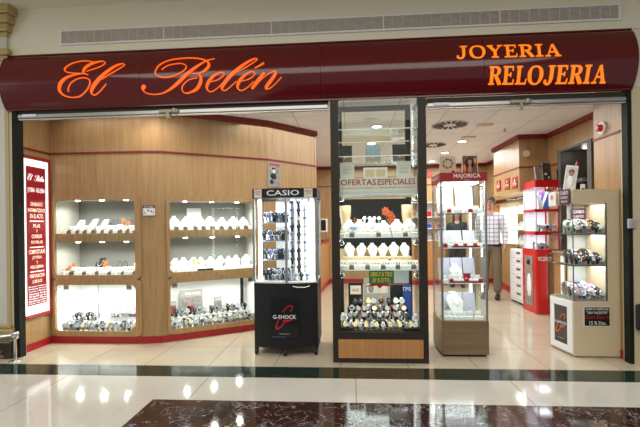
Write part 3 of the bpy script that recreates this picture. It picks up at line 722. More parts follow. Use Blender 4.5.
def bust_proto(m, chain, pend, name='necklace_bust'):
    t = thing(name, 'bust', 'necklace display')
    # flattened shoulders tapering to a neck, leaning back
    vs = []; fs = []
    prof = [(-0.026, 0.0, 0.02), (0.026, 0.0, 0.02), (0.048, 0.05, 0.02), (0.064, 0.098, 0.022), (0.060, 0.116, 0.022), (0.036, 0.138, 0.024), (0.022, 0.152, 0.024), (0.021, 0.168, 0.024),
            (-0.021, 0.168, 0.024), (-0.022, 0.152, 0.024), (-0.036, 0.138, 0.024), (-0.060, 0.116, 0.022), (-0.064, 0.098, 0.022), (-0.048, 0.05, 0.02)]
    n = len(prof)
    ln = 0.55
    front = [(x, -0.012 - d * 0.5 + z * ln + (0.010 if abs(x) > 0.04 else 0), z) for x, z, d in prof]
    back = [(x * 0.9, 0.012 + d * 0.4 + z * ln, z) for x, z, d in prof]
    ctr = (0, -0.040 + 0.09 * ln, 0.09)
    vs = front + back + [ctr]
    fs = [(i, (i + 1) % n, 2 * n) for i in range(n)] + [tuple(range(2 * n - 1, n - 1, -1))] + [(i, n + i, n + (i + 1) % n, (i + 1) % n) for i in range(n)]
    MB().add(vs, fs, False).box(-0.03, 0.03, -0.03, 0.05, -0.0, 0.004).build('bust_form', m, t)
    pts = []
    for i in range(13):
        a = PI * i / 12
        x = 0.026 * math.cos(a) * (1 + 0.25 * math.sin(a)); z = 0.140 - 0.055 * math.sin(a)
        yy = -0.028 + z * ln - 0.010 * math.sin(a)
        pts.append((x, yy, z))
    nb = MB()
    for p in pts: nb.ball(p, 0.0042, 6, 4)
    nb.build('necklace', chain, t)
    MB().ball((0, pts[6][1] - 0.003, pts[6][2] - 0.010), (0.007, 0.004, 0.010), 6, 5).build('pendant', pend, t)
    return t
BP = {'white': bust_proto(VELVET, PEARL, STEEL), 'silver': bust_proto(VELVET, STEEL, STEEL), 'gold': bust_proto(VELVET, GOLD, GOLD), 'dark': bust_proto(VELVET, mat('dark_beads', (0.06, 0.05, 0.05), 0.3), BLACK), 'tan': bust_proto(BTAN, GOLD, GOLD), 'blackbust': bust_proto(BLACKM, PEARL, STEEL)}

def ring_box(m, mm, name='ring_display'):
    t = thing(name, 'ring', 'jewellery display')
    MB().add([(-0.021, -0.018, 0), (0.021, -0.018, 0), (0.021, 0.018, 0), (-0.021, 0.018, 0), (-0.019, -0.012, 0.030), (0.019, -0.012, 0.030), (0.019, 0.014, 0.040), (-0.019, 0.014, 0.040)],
             [(3, 2, 1, 0), (4, 5, 6, 7), (0, 1, 5, 4), (2, 3, 7, 6), (1, 2, 6, 5), (3, 0, 4, 7)]).build('pad', m, t)
    pts = [(0.010 * math.cos(a), -0.001 - 0.002, 0.038 + 0.010 * math.sin(a)) for a in [PI * i / 8 for i in range(9)]]
    MB().tube(pts, 0.0026, 6).ball((0, -0.003, 0.050), 0.004, 6, 4).build('ring', mm, t)
    return t
RB = {'silver': ring_box(VELVET, STEEL), 'gold': ring_box(VELVET, GOLD), 'dark': ring_box(mat('charcoal_velvet', (0.16, 0.14, 0.12), 0.9), STEEL), 'red': ring_box(mat('red_velvet', (0.30, 0.01, 0.02), 0.9), PEARL)}

def earring_card(m, mm):
    t = thing('earring_card', 'card', 'jewellery display')
    b = MB().add([(-0.022, -0.012, 0), (0.022, -0.012, 0), (0.022, -0.004, 0), (-0.022, -0.004, 0), (-0.022, 0.010, 0.060), (0.022, 0.010, 0.060), (0.022, 0.018, 0.060), (-0.022, 0.018, 0.060)],
                 [(3, 2, 1, 0), (4, 5, 6, 7), (0, 1, 5, 4), (2, 3, 7, 6), (1, 2, 6, 5), (3, 0, 4, 7)])
    b.add([(-0.015, 0, 0), (0.015, 0, 0), (0.015, 0.03, 0), (-0.015, 0.03, 0), (-0.015, 0.012, 0.04), (0.015, 0.012, 0.04)], [(0, 3, 2, 1), (0, 1, 5, 4), (2, 3, 4, 5), (0, 4, 3), (1, 2, 5)])
    b.build('card', m, t)
    b = MB()
    for x in (-0.01, 0.01): b.ball((x, -0.003, 0.040), (0.004, 0.003, 0.008), 6, 4)
    b.build('earrings', mm, t)
    return t
EC = {'silver': earring_card(VELVET, STEEL), 'gold': earring_card(VELVET, GOLD), 'dark': earring_card(VELVET, MATS['dark_beads'])}

def card(name, label, cat, loc, w_, h, m, rotz=0, lean=0.15, th=0.008, extra=None, group=None, easel=True):
    t = thing(name, label, cat, loc, rotz, group)
    M_ = Matrix.Rotation(-lean, 4, 'X')
    b = MB(); b.T = M_; b.box(-w_ / 2, w_ / 2, 0, th, 0, h); b.build('panel', m, t)
    if easel:
        b = MB(); top = M_ @ Vector((0, th, h * 0.75))
        b.add([(-0.012, top.y, top.z), (0.012, top.y, top.z), (0.012, top.y + h * 0.28, 0.001), (-0.012, top.y + h * 0.28, 0.001), (0.012, top.y + 0.003, top.z), (-0.012, top.y + 0.003, top.z), (-0.012, top.y + h * 0.28 + 0.004, 0.001), (0.012, top.y + h * 0.28 + 0.004, 0.001)],
              [(0, 1, 2, 3), (5, 6, 7, 4), (1, 4, 7, 2), (0, 3, 6, 5)])
        b.build('easel_back', GPAPER, t)
    if extra:
        for nm, mats, fn in extra:
            b = MB(); b.T = M_; fn(b); b.build(nm, mats, t)
    return t

# ================================================================ WALL SHOWCASES
def rrect(x0, x1, z0, z1, r, n=5):
    P = []
    for cx, cz, a0 in ((x1 - r, z1 - r, 0), (x0 + r, z1 - r, 90), (x0 + r, z0 + r, 180), (x1 - r, z0 + r, 270)):
        for i in range(n + 1):
            a = math.radians(a0 + 90 * i / n); P.append((cx + r * math.cos(a), cz + r * math.sin(a)))
    return P
def frame_ring(b, o, i, y0, y1):
    n = len(o)
    vs = [(x, y0, z) for x, z in o] + [(x, y0, z) for x, z in i] + [(x, y1, z) for x, z in o] + [(x, y1, z) for x, z in i]
    fs = []
    for k in range(n):
        j = (k + 1) % n
        fs += [(k, n + k, n + j, j), (2 * n + k, 2 * n + j, 3 * n + j, 3 * n + k), (k, j, 2 * n + j, 2 * n + k), (n + k, 3 * n + k, 3 * n + j, n + j)]
    b.add(vs, fs)
    return b
DEP = 0.40
SPOTD = mat('spot_lens', (1, 1, 1), 0.5, emit=(1.0, 0.97, 0.9), es=22.0)
def showcase(label, loc, rotz, out, inn, shelfz, back, grp, lampE):
    """out/inn = x0,x1,z0,z1 of frame outside and opening (local, z from the floor)"""
    t = thing('wall_showcase', label, 'display case', (loc[0], loc[1], 0), rotz, grp)
    z0 = out[2]
    t.location = (loc[0], loc[1], z0)
    o_ = (0, 0, z0)
    b = MB(o_); frame_ring(b, rrect(*out, 0.07), rrect(*inn, 0.055), -0.022, -0.0005); b.build('frame', FRAMEW, t)
    b = MB(o_); x0, x1, zz0, zz1 = inn[0] - 0.012, inn[1] + 0.012, inn[2] - 0.012, inn[3] + 0.012
    b.box(x0, x1, 0.03 + DEP, 0.04 + DEP, zz0, zz1).mat(1).box(x0 - 0.008, x0, 0.03, DEP + 0.03, zz0, zz1).box(x1, x1 + 0.008, 0.03, DEP + 0.03, zz0, zz1)
    b.box(x0, x1, 0.03, DEP + 0.03, zz1, zz1 + 0.01).box(x0, x1, 0.03, DEP + 0.03, zz0 - 0.01, zz0)
    b.build('interior_lining', [back, WHITEI if back is WHITEI else mat('pale_interior', (0.5, 0.5, 0.46), 0.7)], t)
    b = MB(o_); b.slab(rrect(inn[0] - 0.01, inn[1] + 0.01, inn[2] - 0.01, inn[3] + 0.01, 0.05), -0.004, 0.002); b.build('glass_pane', GLASS, t)
    if shelfz:
        MB(o_).box(x0, x1, 0.012, 0.03 + DEP, shelfz[0], shelfz[1]).build('shelf', FRAMEW, t, 'thick wooden middle shelf')
    levels = [(zz1, 1.0)] + ([(shelfz[0], 1.0)] if shelfz else [])
    for (zt, k) in levels:
        for xl in (0.2, 0.5, 0.8):
            xx = x0 + (x1 - x0) * xl
            MB(o_).lathe([(0.0, -0.008), (0.022, -0.008), (0.026, 0.0)], (xx, 0.13, zt - 0.003), 12).build('spotlight', SPOTD, t)
            lamp('showcase_glow', 'SPOT', (xx, 0.13, zt - 0.02 - z0), lampE, (1.0, 0.98, 0.94), 0.03, parent=t, spot=2.8)
        if 0: lamp('showcase_glow', 'AREA', ((x0 + x1) / 2, 0.15, zt - 0.02 - z0), lampE, (1.0, 0.98, 0.95), (x1 - x0) * 0.9, 0.14, parent=t, rot=(0.05, 0, 0))
    return t
V1O = (0.03, 1.055); V1I = (0.062, 0.985)
L1 = (-3.33, 0.53)
showcase('upper left wall showcase of white jewellery, nearest the red light panel', L1, 0, (*V1O, 0.705, 1.645), (*V1I, 0.752, 1.578), (1.118, 1.21), GREYP, 'rounded wood wall showcases', 7)
showcase('lower left wall showcase full of watches, nearest the red light panel', L1, 0, (*V1O, 0.078, 0.705), (*V1I, 0.135, 0.645), None, WHITEI, 'rounded wood wall showcases', 12)
V2O = (0.062, 1.175); V2I = (0.096, 1.11)
L2 = PC
showcase('upper wall showcase of white necklace busts beside the black watch tower', L2, ANG, (*V2O, 0.71, 1.615), (*V2I, 0.765, 1.56), (1.15, 1.235), GREYP, 'rounded wood wall showcases', 8)
showcase('lower wall showcase of watches and photo cards beside the black watch tower', L2, ANG, (*V2O, 0.078, 0.71), (*V2I, 0.135, 0.65), None, WHITEI, 'rounded wood wall showcases', 8)
def w1(s, d): return (L1[0] + s, L1[1] + d)
def w2(s, d): return (L2[0] + s * math.cos(ANG) - d * math.sin(ANG), L2[1] + s * math.sin(ANG) + d * math.cos(ANG))
def fill_row(protos, keys, fn, s0, s1, n, d, z, rot, nounf, where, grp, jit=0.008, scale=1.0, rj=0.25):
    for i in range(n):
        s_ = s0 + (s1 - s0) * (i + 0.5) / n + R.uniform(-jit, jit)
        k = keys[i % len(keys)] if isinstance(keys, list) else R.choice(keys)
        x, y = fn(s_, d + R.uniform(-jit, jit) * 0.5)
        place(protos, k, (x, y, z), rot + R.uniform(-rj, rj), nounf(k), where, grp, scale * R.uniform(0.94, 1.06))
def bn(k): return {'white': 'white bust with pearl necklace', 'silver': 'white bust with silver necklace', 'gold': 'white bust with gold necklace', 'dark': 'white bust with dark necklace', 'tan': 'tan bust with gold necklace', 'blackbust': 'black bust with pearls'}[k]
def rn(k): return {'silver': 'silver ring on white pad', 'gold': 'gold ring on white pad', 'dark': 'ring on charcoal pad', 'red': 'pearl ring on red pad'}[k]
def en(k): return {'silver': 'white card with silver earrings', 'gold': 'white card with gold earrings', 'dark': 'white card with dark earrings'}[k]
def wn(k):
    k = k.replace('tower ', '')
    return {'gold': 'gold watch', 'dark steel': 'steel watch with black dial', 'steel strap': 'steel watch'}.get(k, k.replace('strap', 'strapped') + ' watch')

F1, F2 = 'on upper left wall showcase top level', 'on upper left wall showcase lower level'
zf = 1.21 + 0.0005
fill_row(BP, ['white', 'silver', 'dark', 'silver'], w1, 0.07, 0.5, 3, 0.24, zf, -0.5, bn, F1, 'necklace busts in the left wall showcase', scale=(1.0))
fill_row(BP, ['silver'], w1, 0.88, 1.0, 1, 0.24, zf, -0.2, bn, F1, 'necklace busts in the left wall showcase', scale=1.2)
fill_row(EC, ['silver', 'dark', 'gold', 'dark'], w1, 0.1, 0.96, 11, 0.155, zf, 0, en, F1, 'earring cards in the left wall showcase', scale=1.45)
fill_row(RB, ['silver', 'dark', 'gold', 'dark'], w1, 0.08, 0.97, 18, 0.10, zf, 0, rn, F1, 'ring pads in the left wall showcase', scale=1.1)
zf = 0.74 + 0.0005
fill_row(RB, ['silver', 'gold', 'dark'], w1, 0.08, 0.97, 18, 0.07, zf, 0, rn, F2 + ', front', 'ring pads in the left wall showcase', scale=1.2)
fill_row(EC, ['silver', 'dark', 'gold'], w1, 0.12, 0.95, 12, 0.135, zf, 0, en, F2, 'earring cards in the left wall showcase', scale=1.4)
fill_row(RB, ['silver', 'dark'], w1, 0.15, 0.55, 6, 0.20, zf, 0, rn, F2 + ', back', 'ring pads in the left wall showcase', scale=1.5)
fill_row(BP, ['white'], w1, 0.80, 0.94, 1, 0.25, zf, 0.0, bn, F2, 'necklace busts in the left wall showcase', scale=1.0)
fill_row(BP, ['blackbust'], w1, 0.32, 0.48, 1, 0.25, zf, 0.0, bn, F2, 'necklace busts in the left wall showcase', scale=1.0)

def fan_stand(label, loc):     # grey fan shaped display set with pins
    t = thing('fan_display', label, 'jewellery display', loc, 0, 'grey fan displays')
    P = [(-0.01, 0), (0.01, 0)] + [(0.13 * math.sin(math.radians(a)), 0.02 + 0.145 * math.cos(math.radians(a))) for a in range(60, -61, -10)]
    MB().slab(P, 0.0, 0.006).box(-0.04, 0.04, -0.02, 0.03, 0, 0.005).build('fan_panel', mat('grey_fan', (0.12, 0.13, 0.15), 0.6), t)
    b = MB()
    for a in range(-50, 51, 20):
        for r_ in (0.07, 0.10, 0.13):
            b.ball((r_ * math.sin(math.radians(a)), -0.002, 0.02 + r_ * math.cos(math.radians(a))), 0.0055, 6, 4)
    b.build('brooches', STEEL, t)
fan_stand('left grey fan display of pins in the upper left wall showcase', (*w1(0.59, 0.33), 1.211))
fan_stand('right grey fan display of pins in the upper left wall showcase', (*w1(0.80, 0.33), 1.211))
def bear(label, loc, m, m2, sc=1.0, grp=None):
    t = thing('toy_figure', label, 'figurine', loc, 0, grp)
    b = MB().ball((0, 0, 0.045 * sc), (0.032 * sc, 0.028 * sc, 0.045 * sc), 10, 8)
    b.ball((0, -0.005, 0.105 * sc), (0.028 * sc, 0.026 * sc, 0.027 * sc), 10, 8)
    for x in (-1, 1):
        b.ball((x * 0.022 * sc, 0, 0.128 * sc), 0.011 * sc).ball((x * 0.036 * sc, -0.012 * sc, 0.062 * sc), (0.012 * sc, 0.014 * sc, 0.022 * sc)).ball((x * 0.022 * sc, -0.03 * sc, 0.014 * sc), (0.014 * sc, 0.022 * sc, 0.013 * sc))
    b.build('body', m, t)
    MB().ball((0, -0.03 * sc, 0.10 * sc), (0.012 * sc, 0.009 * sc, 0.009 * sc)).build('muzzle', m2, t)
def flower(label, loc, m, sc=1.0, n=3, grp=None):
    t = thing('paper_flower', label, 'decoration', loc, 0, grp)
    b = MB(); rr = random.Random(int(loc[0] * 100))
    hs = [(rr.uniform(-.05, .05) * sc * (1.3 if n > 3 else 1), rr.uniform(-.01, .01), (0.06 + (0.03 if n < 4 else 0.016) * k) * sc) for k in range(n)]
    for hx, hy, hz in hs:
        for k in range(7):
            a = 2 * PI * k / 7
            dx, dz = math.cos(a), math.sin(a); r1 = 0.034 * sc
            b.add([(hx, hy - 0.012, hz), (hx + r1 * 0.6 * math.cos(a - .35), hy - 0.016, hz + r1 * 0.6 * math.sin(a - .35)), (hx + r1 * dx, hy - 0.006, hz + r1 * dz), (hx + r1 * 0.6 * math.cos(a + .35), hy - 0.016, hz + r1 * 0.6 * math.sin(a + .35)), (hx, hy + 0.002, hz)],
                  [(0, 1, 2, 3), (4, 3, 2, 1), (0, 4, 1), (0, 3, 4)])
    b.build('petals', m, t)
    b = MB()
    for hx, hy, hz in hs: b.tube([(0, 0, 0), (hx * 0.5, hy, hz * 0.6), (hx, hy, hz)], 0.003, 5)
    b.build('stem', GREEN, t)
flower('orange leaf decoration between fans in the upper left showcase', (*w1(0.70, 0.28), 1.211), ORANGE, 1.15)
card('gift_card', 'white card leaning on orange leaves in the upper left showcase', 'card', (*w1(0.69, 0.2), 1.211), 0.06, 0.10, WHITE, 0.2)
flower('orange leaf decoration above rings on lower level of left showcase', (*w1(0.54, 0.24), 0.741), ORANGE, 1.05)
flower('orange leaf decoration in the bottom left corner of left showcase', (*w1(0.12, 0.16), 0.741), ORANGE, 0.9)
def hoop(label, loc):
    t = thing('hoop_necklace_stand', label, 'jewellery display', loc, 0, 'hoop stands')
    MB().box(-0.02, 0.02, -0.02, 0.02, 0, 0.01).tube([(0, 0, 0.01), (0, 0, 0.05)], 0.004, 6).build('stand_base', BLACK, t)
    pts = [(0.024 * math.cos(a), 0, 0.095 + 0.05 * math.sin(a)) for a in [2 * PI * k / 16 for k in range(17)]]
    MB().tube(pts, 0.0055, 6).build('hoop', MATS['dark_beads'], t)
hoop('left dark oval hoop on lower level of left wall showcase', (*w1(0.66, 0.25), 0.741))
hoop('right dark oval hoop on lower level of left wall showcase', (*w1(0.73, 0.25), 0.741))

# lower left case: watches
zf = 0.1235
LW = 'in lower left wall showcase'
for d, n, kk, sp in ((0.055, 15, ['steel strap', 'white strap', 'dark steel', 'blue strap', 'gold'], (0.09, 0.96)), (0.125, 13, ['dark steel', 'steel strap', 'black strap', 'white strap'], (0.1, 0.93))):
    row = 'front row ' if d < 0.1 else 'middle row '
    fill_row(WP, kk, w1, *sp, n, d, zf, 0, wn, row + LW, 'watches in the lower left wall showcase', scale=1.3)
def riser(label, loc, rotz, w_, dp, h, m, grp='display risers'):
    tag(MB().box(-w_ / 2, w_ / 2, -dp / 2, dp / 2, 0, h, 0.003).build('display_riser', m, loc=loc), label, 'display riser', grp).rotation_euler = (0, 0, rotz)
riser('left white display riser in the lower left wall showcase', (*w1(0.27, 0.24), zf), 0, 0.34, 0.12, 0.08, WHITE)
riser('right white display riser in the lower left wall showcase', (*w1(0.74, 0.24), zf), 0, 0.36, 0.12, 0.12, WHITE)
fill_row(WP, ['steel strap', 'black strap', 'dark steel'], w1, 0.11, 0.43, 7, 0.22, zf + 0.0805, 0, wn, 'raised back row at left ' + LW, 'watches in the lower left wall showcase', scale=1.3)
fill_row(WP, ['white strap', 'steel strap', 'pink strap', 'white strap'], w1, 0.57, 0.91, 8, 0.22, zf + 0.1205, 0, wn, 'raised back row at right ' + LW, 'watches in the lower left wall showcase', scale=1.3)
b = MB().tube([(0, 0, 0), (0, 0, 0.50)], 0.007, 6)
tag(b.build('support_rod', STEEL, loc=(*w1(0.315, 0.38), zf)), 'thin vertical rod at the back of the lower left showcase', 'rod')
b = MB().box(0, 0.17, 0, 0.01, 0.20, 0.208).box(0, 0.008, 0, 0.01, 0, 0.2)
tag(b.build('pink_bracket', PINK, loc=(*w1(0.58, 0.35), zf)), 'thin magenta angled strip behind watches in lower left showcase', 'bracket')
for wf, base, s0, lab in ((w1, V1I, 0.15, 'left tag in the lower left wall showcase'), (w1, V1I, 0.88, 'right tag in the lower left wall showcase')):
    tag(MB().box(-0.03, 0.03, -0.002, 0.002, 0, 0.055).mat(1).text('5%', -0.02, 0.02, 0.015, 0.04, -0.003).build('hanging_tag', [GPAPER, RTEXT], loc=(*wf(s0, 0.04), 0.582)), lab, 'tag', 'hanging tags in showcases')

# right wall showcase contents
zf = 1.2355
UW = 'on top level of showcase beside black tower'
fill_row(BP, ['white', 'silver', 'dark', 'white', 'silver'], w2, 0.11, 1.10, 7, 0.25, zf, ANG - 0.4, bn, UW, 'necklace busts in the right wall showcase', scale=0.95)
fill_row(EC, ['silver', 'dark', 'gold', 'dark'], w2, 0.13, 1.08, 13, 0.17, zf, ANG, en, UW, 'earring cards in the right wall showcase', scale=1.45)
fill_row(RB, ['silver', 'dark', 'gold', 'dark'], w2, 0.12, 1.09, 19, 0.105, zf, ANG, rn, UW, 'ring pads in the right wall showcase', scale=1.1)
card('blank_card', 'large white blank card standing in the showcase beside black tower', 'card', (*w2(0.45, 0.36), zf), 0.17, 0.27, WHITE, ANG)
zf = 0.7535
LW2 = 'on middle level of showcase beside black tower'
fill_row(BP, ['white', 'silver', 'gold', 'white', 'silver'], w2, 0.11, 1.10, 9, 0.25, zf, ANG - 0.5, bn, LW2, 'necklace busts in the right wall showcase', scale=0.9)
fill_row(EC, ['gold', 'silver', 'gold'], w2, 0.11, 1.10, 14, 0.165, zf, ANG, en, LW2 + ', middle row', 'earring cards in the right wall showcase', scale=1.15)
fill_row(RB, ['gold', 'silver'], w2, 0.11, 1.10, 18, 0.10, zf, ANG, rn, LW2 + ', front row', 'ring pads in the right wall showcase', scale=1.15)
flower('yellow leaf decoration among busts in showcase beside black tower', (*w2(0.42, 0.22), zf), YEL, 0.95)
tag(MB().box(-0.09, 0.09, -0.02, 0.02, 0, 0.028, 0.004).build('name_block', BLACK, loc=(*w2(0.50, 0.05), zf)), 'small black name block at the front of the busts', 'block').rotation_euler = (0, 0, ANG)
o = MB().ribbon([(-0.10, 0.01, .006), (-0.03, 0.035, .012), (0.0, 0.02, .014), (0.03, 0.05, .014), (0.09, 0.055, .006)], lambda z: 0, 0.003).ribbon([(-0.07, 0.0, .008), (0.0, 0.012, .012), (0.07, 0.02, .008)], lambda z: 0, 0.003).build('red_emblem', BRED, loc=(*w2(0.60, 0.067), 1.165))
tag(o, 'red brush-stroke emblem on the shelf edge beside black tower', 'emblem').rotation_euler = (0, 0, ANG)
zf = 0.1235
LW3 = 'in lower showcase beside black tower'
for d, n, kk in ((0.05, 17, ['dark steel', 'white strap', 'steel strap', 'gold', 'steel strap']), (0.11, 16, ['steel strap', 'dark steel', 'black strap', 'white strap']), (0.17, 15, ['dark steel', 'steel strap', 'gold', 'black strap'])):
    row = {0.05: 'front row ', 0.11: 'second row ', 0.17: 'third row '}[d]
    fill_row(WP, kk, w2, 0.11, 1.10, n, d, zf, ANG, wn, row + LW3, 'watches in the lower right wall showcase', scale=1.25)
riser('long white display riser in the showcase beside black tower', (*w2(0.6, 0.265), zf), ANG, 0.95, 0.11, 0.09, WHITE)
fill_row(WP, ['black strap', 'dark steel', 'steel strap'], w2, 0.16, 1.05, 13, 0.25, zf + 0.0905, ANG, wn, 'raised row ' + LW3, 'watches in the lower right wall showcase', scale=1.3)
def picx(s0, z, w_, h, lab, mats, text):
    card('photo_card', lab, 'picture', (*w2(s0, 0.345), z), w_, h, GPAPER, ANG, 0.04, easel=False, extra=[('print', [mats, WTEXT, SKIN, RED, BLACK],
        lambda b: (b.box(-w_ * .45, w_ * .45, -0.003, 0, h * .04, h * .78), b.mat(1), b.text(text, -w_ * .3, w_ * .4, h * .84, h * .93, -0.002), b.mat(2), b.ball((-w_ * .15, -0.003, h * .58), (w_ * .07, 0.003, h * .09)), b.mat(4), b.ball((-w_ * .13, -0.003, h * .35), (w_ * .13, 0.003, h * .16)), b.mat(3), b.ball((w_ * .02, -0.004, h * .42), (w_ * .06, 0.003, h * .10))))])
picx(0.40, zf, 0.27, 0.38, 'large photo card of a person with headphones in lower showcase', PHOTOGY, 'TIME FORCE')
picx(0.17, zf, 0.10, 0.26, 'narrow photo card at left of the lower showcase', PHOTOBR, 'WATCH')
picx(0.72, zf, 0.10, 0.27, 'narrow photo card with dark header right of the large one', PHOTOGY, 'WATCH')
tag(MB().box(-0.02, 0.02, 0, 0.012, 0, 0.40).build('hanging_strap', BLACK, loc=(*w2(1.02, 0.30), zf + 0.12)), 'long dark strap standing at right of the lower showcase', 'strap').rotation_euler = (0, 0, ANG)
tag(MB().box(-0.09, 0.09, 0, 0.08, 0, 0.10, 0.004).build('black_box', BLACK, loc=(*w2(0.90, 0.325), zf)), 'black watch box at the back of the lower showcase', 'box').rotation_euler = (0, 0, ANG)
for s0, lab in ((0.15, 'left tag in the lower showcase beside black tower'), (1.04, 'right tag in the lower showcase beside black tower')):
    tag(MB().box(-0.03, 0.03, -0.002, 0.002, 0, 0.055).mat(1).text('5%', -0.02, 0.02, 0.015, 0.04, -0.003).build('hanging_tag', [GPAPER, RTEXT], loc=(*w2(s0, 0.04), 0.59)), lab, 'tag', 'hanging tags in showcases').rotation_euler = (0, 0, ANG)

# ================================================================ BLACK WATCH TOWER
cx_, cy_ = -0.64, 0.42
t = thing('watch_tower', 'black and glass wheeled watch tower with white letters on its header', 'display tower', (cx_, cy_, 0))
HW = 0.315
def bow(hw, yb, yf, bul, n=8):
    return [(hw, yb), (-hw, yb), (-hw, yf)] + [(-hw + 2 * hw * k / n, yf - bul * math.sin(PI * k / n)) for k in range(1, n)] + [(hw, yf)]
MB().prism(bow(HW, 0.25, -0.24, 0.06), 0.075, 0.705).build('cabinet', BLACK, t, 'bow-fronted black cabinet')
MB().prism(bow(HW - 0.01, 0.24, -0.235, 0.055), 0.705, 0.72).build('display_deck', WHITE, t)
for x, y in ((-0.295, -0.24), (0.295, -0.24), (0.0, -0.29), (-0.29, 0.2), (0.29, 0.2)):
    o = MB().tube([(x - 0.014, y, 0.032), (x + 0.014, y, 0.032)], 0.030, 14).build('caster', BLACK, t)
    MB().box(x - 0.018, x + 0.018, y - 0.012, y + 0.018, 0.045, 0.076).build('caster_fork', BLACKM, o)
b = MB()
yy = -0.304
b.box(-0.135, 0.135, yy, yy + 0.02, 0.175, 0.565)
b.mat(1)
# swoosh of the logo: open ring in two tapering strokes, and lettering
b.mat(1).ribbon([(0.055, 0.435, .008), (0.075, 0.475, .009), (0.05, 0.492, .008), (0.01, 0.465, .009), (-0.02, 0.43, .010)], lambda z: yy - 0.001, 0.002)
b.ribbon([(-0.05, 0.375, .01), (-0.078, 0.32, .012), (-0.085, 0.275, .016), (-0.055, 0.275, .013), (-0.015, 0.315, .010), (0.0, 0.345, .006)], lambda z: yy - 0.001, 0.002)
b.ribbon([(-0.02, 0.345, .02), (0.02, 0.345, .022), (0.075, 0.36, .008)], lambda z: yy - 0.001, 0.002)
b.mat(2).text('G-SHOCK', -0.118, 0.110, 0.364, 0.402, yy - 0.003)
b.text('www.g-shock.es', -0.06, 0.045, 0.213, 0.222, yy - 0.002)
b.mat(3).box(-0.13, 0.0, yy - 0.001, yy, 0.185, 0.192)
b.build('poster', [mat('poster_black', (0.006, 0.006, 0.007), 0.22), BRED, mat('silver_text', (0.80, 0.83, 0.86), 0.4), mat('navy_line', (0.06, 0.08, 0.2), 0.4)], t, 'glossy poster with red swoosh and silver lettering')
MB().tube([(0.08, -0.30, 0.678), (0.13, -0.31, 0.668), (0.20, -0.30, 0.668), (0.24, -0.28, 0.678)], 0.006, 8).build('handle', CHROME, t)
b = MB().prism(bow(HW + 0.005, 0.255, -0.245, 0.06), 1.54, 1.632)
b.build('header', BLACK, t)
hb = MB()
hb.text('CASIO', -0.165, 0.155, 1.560, 1.612, -0.310, 0.003)
hb.build('header_lettering', WTEXT, t, 'white header lettering')
for x0, x1, y in ((-0.295, -0.21, -0.272), (0.195, 0.28, -0.276)):
    b = MB(); a = -0.33 if x0 < 0 else 0.33
    b.T = Matrix.Translation(((x0 + x1) / 2, y, 0)) @ Matrix.Rotation(a, 4, 'Z')
    b.box(-0.042, 0.042, -0.012, -0.008, 1.545, 1.625).mat(1).text('OFERTA', -0.036, 0.036, 1.59, 1.61, -0.0135).text('-20%', -0.03, 0.03, 1.57, 1.585, -0.0135)
    b.build('header_sticker', [PAPER, RTEXT], t, 'white sticker with red printing')
for x, y in ((-0.31, -0.235), (0.31, -0.235), (0.02, -0.295), (-0.31, 0.245), (0.31, 0.245)):
    MB().box(x - 0.011, x + 0.011, y - 0.009, y + 0.009, 0.72, 1.54).build('glass_post', ALU, t)
for s_ in (-1, 1):
    MB().cyl((s_ * 0.262, -0.17, 0.73), 0.017, 0.80, 10).build('light_tube', TUBE, t, 'bright vertical light tube')
    lamp('tower_glow', 'AREA', (s_ * 0.24, -0.12, 1.13), 3.5, (0.92, 0.96, 1.0), 0.08, 0.7, rot=(PI / 2, 0, s_ * PI / 2 * 0.8 if s_ < 0 else PI / 2), parent=t)
lamp('tower_top_glow', 'AREA', (0, -0.05, 1.53), 5.0, (0.94, 0.97, 1.0), 0.45, 0.3, parent=t)
for x in (-0.30, 0.296): MB().box(x, x + 0.004, -0.22, 0.235, 0.72, 1.54).build('side_glass', GLASS, t)
b = MB(); n = 8
P = [(-0.29 + 0.58 * k / n, -0.24 - 0.052 * math.sin(PI * k / n)) for k in range(n + 1)]
for k in range(n):
    b.add([(P[k][0], P[k][1], 0.722), (P[k + 1][0], P[k + 1][1], 0.722), (P[k + 1][0], P[k + 1][1], 1.538), (P[k][0], P[k][1], 1.538)], [(0, 1, 2, 3)], True)
b.build('front_glass', GLASS, t)
MB().box(-0.17, 0.285, 0.225, 0.235, 0.722, 1.538).build('back_panel', WHITE, t)
SHZ = [0.72, 0.925, 1.115, 1.30]
for z in SHZ[1:]:
    MB().box(-0.24, 0.01, -0.16, 0.20, z - 0.006, z).build('glass_shelf', mat('shelf_glass', (0.62, 0.72, 0.74), 0.15, spec=0.8), t)
for i, x in enumerate((0.065, 0.128, 0.19)):
    MB().box(x - 0.022, x + 0.022, -0.14 + 0.02 * i, -0.12 + 0.02 * i, 0.72, 1.53, 0.003).build('watch_rack', WHITE, t)
def tw(x, y, z): return (cx_ + x, cy_ + y, z)
for zi, z in enumerate(SHZ):
    lv = ['lowest level', 'second level', 'third level', 'top level'][zi]
    for rw, y in ((0, -0.12), (1, -0.03)):
        for k in range(5):
            key = R.choice(['tower black strap', 'tower steel strap', 'tower steel strap', 'tower black strap', 'dark steel', 'tower navy strap'])
            place(WP, key, tw(-0.21 + k * 0.048 + 0.01 * rw, y + R.uniform(-.01, .01), z + 0.0005), R.uniform(-.3, .3), wn(key), '%s row on %s of black tower' % (['front', 'back'][rw], lv), 'watches in the black tower', 1.5 if zi else 1.55)
for k in range(4):
    key = ['tower navy strap', 'tower steel strap', 'tower black strap', 'tower steel strap'][k]
    place(WP, key, tw(0.03 + k * 0.06, -0.19 + 0.01 * k, 0.7205), R.uniform(-.2, .2), wn(key), 'foot of the racks in black tower', 'watches in the black tower', 1.1)
